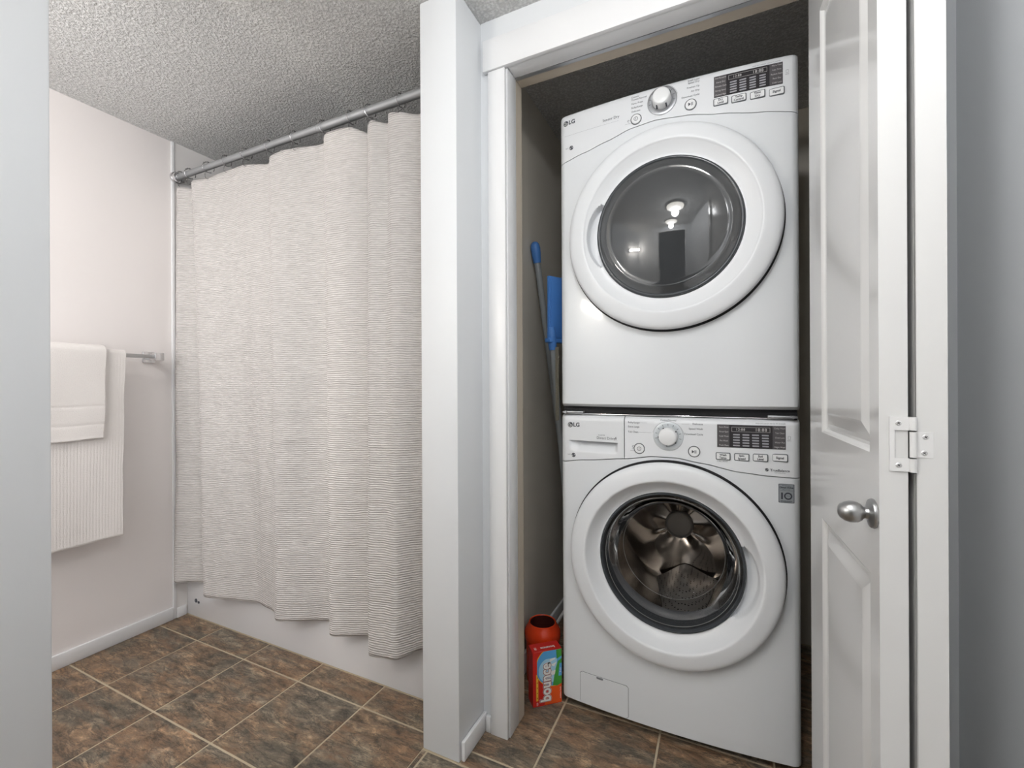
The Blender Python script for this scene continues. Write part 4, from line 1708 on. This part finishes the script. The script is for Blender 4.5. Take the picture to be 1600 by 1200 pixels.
# braided water hose behind the machine edge
bm = new_bm()
pts = [(-0.4905, 1.52 + 0 * 0.01 * sin(k * 0.4), 1.20 - k * 0.05) for k in range(0, 6)]
tube(bm, [(p[0] + 0.4905, p[1] - 1.52, p[2] - 0.6) for p in pts], 0.0065, 10)
ho = obj('water_hose', bm, m_braid)
ho.location = (-0.503, 1.432, 0.6)
tag(ho, 'speckled braided water hose running down between wall and dryer side', 'hose')
# thin white drain pipe
bm = new_bm()
tube(bm, [(0.115, 0, 0.26), (0.03, 0, 0.12), (-0.02, 0, 0.03), (-0.03, 0.0, 0.0065), (-0.02, 0.10, 0.0065)], 0.0062, 10)
pp = obj('drain_pipe', bm, m_white)
pp.location = (-0.625, 1.74, 0.0)
tag(pp, 'thin white pipe behind the red jug', 'pipe')

# red wide-mouthed jug
jug = thing('detergent_jug', 'open red-orange plastic jug standing behind the dryer sheet box', 'jug', (-0.590, 1.506, 0))
bm = new_bm()
lathe_z(bm, [(0.0, 0.0), (0.052, 0.0), (0.058, 0.004), (0.060, 0.02), (0.060, 0.135), (0.063, 0.150), (0.0655, 0.165), (0.064, 0.180), (0.056, 0.194), (0.051, 0.201), (0.0495, 0.207), (0.047, 0.2085), (0.0445, 0.206)], (0, 0), 48, 1.0, 1.0)
obj('body', bm, m_red, jug)
bm = new_bm()
lathe_z(bm, [(0.0445, 0.206), (0.044, 0.196), (0.050, 0.170), (0.050, 0.09), (0.0, 0.088)], (0, 0), 48)
obj('cavity', bm, m_cavity, jug)
bm = new_bm()
tube(bm, [(-0.004, 0.0, 0.088), (0.0, -0.004, 0.13), (0.006, -0.002, 0.165)], 0.002, 8)
tube(bm, [(0.008, -0.010, 0.088), (0.006, -0.012, 0.14)], 0.002, 8)
obj('straw', bm, m_pgrey, jug)
bm = new_bm()
torus(bm, (0, 0, 0.155), (0, 0, 1), 0.0632, 0.0013, 48, 6)
obj('shoulder_bead', bm, m_red, jug)

# dryer sheet box
ang = math.atan2(0.069, 0.0789)
bxr = thing('dryer_sheet_box', 'red box of dryer sheets lettered bounce standing on the closet floor', 'box', (-0.5645, 1.352, 0.0), ang)
W_, D_, H_ = 0.103, 0.048, 0.183
bm = new_bm()
box(bm, 0, W_, 0, D_, 0.0, H_, 0.0012, 1)
obj('carton', bm, m_boxred, bxr)


def flat(x, z):
    return 0.0


def art(name, m, polys, eps):
    bm = new_bm()
    for p in polys:
        flat_poly(bm, p, flat, eps)
    return obj(name, bm, m, bxr, False)


ccx, ccz, cr_ = 0.076, 0.128, 0.068


def clipped(cx_, cz, r, x0, x1, z0, z1, n=60):
    pts = []
    for k in range(n):
        a = 2 * pi * k / n
        pts.append((min(max(cx_ + r * cos(a), x0), x1), min(max(cz + r * sin(a), z0), z1)))
    return pts


art('orange_panel', m_orange, [[(0.040, 0.003), (0.1015, 0.003), (0.1015, 0.075), (0.060, 0.075)]], 0.0003)
art('yellow_arc', m_yellow, [clipped(ccx, ccz, cr_, 0.014, 0.102, 0.03, 0.1815)], 0.0006)
art('sky_picture', m_sky, [clipped(ccx, ccz, cr_ - 0.0025, 0.0145, 0.1018, 0.03, 0.1814)], 0.0009)
art('light_sky', m_lsky, [clipped(ccx - 0.015, ccz - 0.012, 0.042, 0.02, 0.085, 0.075, 0.155)], 0.0011)
art('grass_picture', m_green, [[(0.070, 0.064), (0.086, 0.060), (0.1017, 0.066), (0.1017, 0.150), (0.088, 0.142), (0.078, 0.112)], [(0.084, 0.150), (0.1017, 0.158), (0.1017, 0.1812), (0.082, 0.1812)]], 0.0013)
art('cloth_picture', m_white, [[(0.058, 0.152), (0.080, 0.156), (0.077, 0.150), (0.060, 0.144)], [(0.060, 0.112), (0.080, 0.114), (0.077, 0.100), (0.066, 0.098)], [(0.062, 0.134), (0.084, 0.140), (0.074, 0.126)]], 0.0015)
art('blue_flash', m_sky, [[(0.090, 0.092), (0.1018, 0.092), (0.1018, 0.134), (0.094, 0.134)]], 0.0015)
art('yellow_strip', m_yellow, [[(0.011, 0.020), (0.0185, 0.020), (0.0185, 0.108), (0.011, 0.108)]], 0.0006)
bm = new_bm()
add_text(bm, 'bounce', 0.046, 0.078, 0.050, flat, eps=0.0018, offset=0.0040, rot=pi / 2, xs=0.86)
obj('word_outline_outer', bm, m_white, bxr, False)
bm = new_bm()
add_text(bm, 'bounce', 0.046, 0.078, 0.050, flat, eps=0.0021, offset=0.0031, rot=pi / 2, xs=0.86)
obj('word_outline', bm, m_dkred, bxr, False)
bm = new_bm()
add_text(bm, 'bounce', 0.046, 0.078, 0.050, flat, eps=0.0024, offset=0.0016, rot=pi / 2, xs=0.86)
add_text(bm, '120', 0.0150, 0.011, 0.008, flat, eps=0.0024, rot=pi / 2)
add_text(bm, 'outdoor fresh', 0.0965, 0.036, 0.007, flat, eps=0.0024, rot=pi / 2)
add_text(bm, 'fresh', 0.0965, 0.112, 0.008, flat, eps=0.0026, rot=pi / 2)
obj('word_print', bm, m_white, bxr, False)
bm = new_bm()
for k in range(5):
    flat_poly(bm, circ(0.0148, 0.030 + k * 0.017, 0.0017, 8), flat, 0.0009)
obj('strip_dots', bm, m_dkred, bxr, False)
# same word on the lid, read from behind
bm = new_bm()
me = text_mesh('bounce', 0.017, 'CENTER', 0.0006)
bm.from_mesh(me)
for v in bm.verts:
    v.co = Vector((0.058 - v.co.x, 0.016 - v.co.y, H_ + 0.0006))
n0 = len(bm.verts)
me = text_mesh('120', 0.010, 'CENTER', 0.0004)
bm.from_mesh(me)
bm.verts.ensure_lookup_table()
for v in bm.verts[n0:]:
    v.co = Vector((0.014 + v.co.y, 0.018 - v.co.x, H_ + 0.0006))
obj('lid_print', bm, m_white, bxr, False)

# ------------------------------------------------------------------ lamps behind the camera (hall ones seen in the dryer glass, nook one added)
lp = thing('ceiling_lamp', 'round frosted flush ceiling lamp nearest the closet, mirrored in the dryer glass', 'lamp', (-0.08, 0.25, CEIL))
bm = new_bm()
lathe_z(bm, [(0.0, -0.001), (0.165, -0.001), (0.165, -0.020), (0.155, -0.024)], (0, 0), 40)
obj('lamp_base', bm, m_nickel, lp)
bm = new_bm()
lathe_z(bm, [(0.152, -0.022), (0.145, -0.045), (0.11, -0.066), (0.06, -0.078), (0.0, -0.082)], (0, 0), 40)
obj('lamp_shade', bm, m_dome, lp)
lp2 = thing('ceiling_lamp', 'second frosted ceiling lamp, farther back near the dark doorway', 'lamp', (-0.16, -0.48, CEIL))
for ch in list(lp.children):
    c_ = ch.copy()
    COL.objects.link(c_)
    c_.parent = lp2
vb = thing('vanity_bar', 'chrome vanity light bar on the hall wall, bulbs mirrored in the dryer glass', 'lamp', (-1.299, -0.53, 1.66))
bm = new_bm()
box(bm, 0.0, 0.03, -0.30, 0.30, -0.04, 0.04, 0.004)
obj('back_plate', bm, m_chrome, vb)
for k in range(4):
    bm = new_bm()
    bmesh.ops.create_uvsphere(bm, u_segments=20, v_segments=12, radius=0.035, matrix=Matrix.Translation((0.068, -0.225 + 0.15 * k, 0)))
    obj('bulb', bm, m_bulb, vb)

lp3 = thing('ceiling_lamp', 'added unseen ceiling lamp of the bathroom nook, left of the hall wall', 'lamp', (-1.60, 0.05, CEIL))  # out of view, added for its fill light
for ch in list(lp.children):
    c_ = ch.copy()
    COL.objects.link(c_)
    c_.parent = lp3

for o in bpy.data.objects:
    if o.name.split('.')[0] in ('small_print', 'button_print', 'display_print', 'button_symbol', 'emblem_inlay', 'badge_print', 'tick_marks', 'grip_mark', 'strip_dots', 'word_print', 'lid_print', 'roller_beads', 'emblem_print'):
        o['kind'] = 'stuff'
for o in bpy.data.objects:
    if o.get('kind') == 'structure':
        for k in ('category',):
            if k in o:
                del o[k]
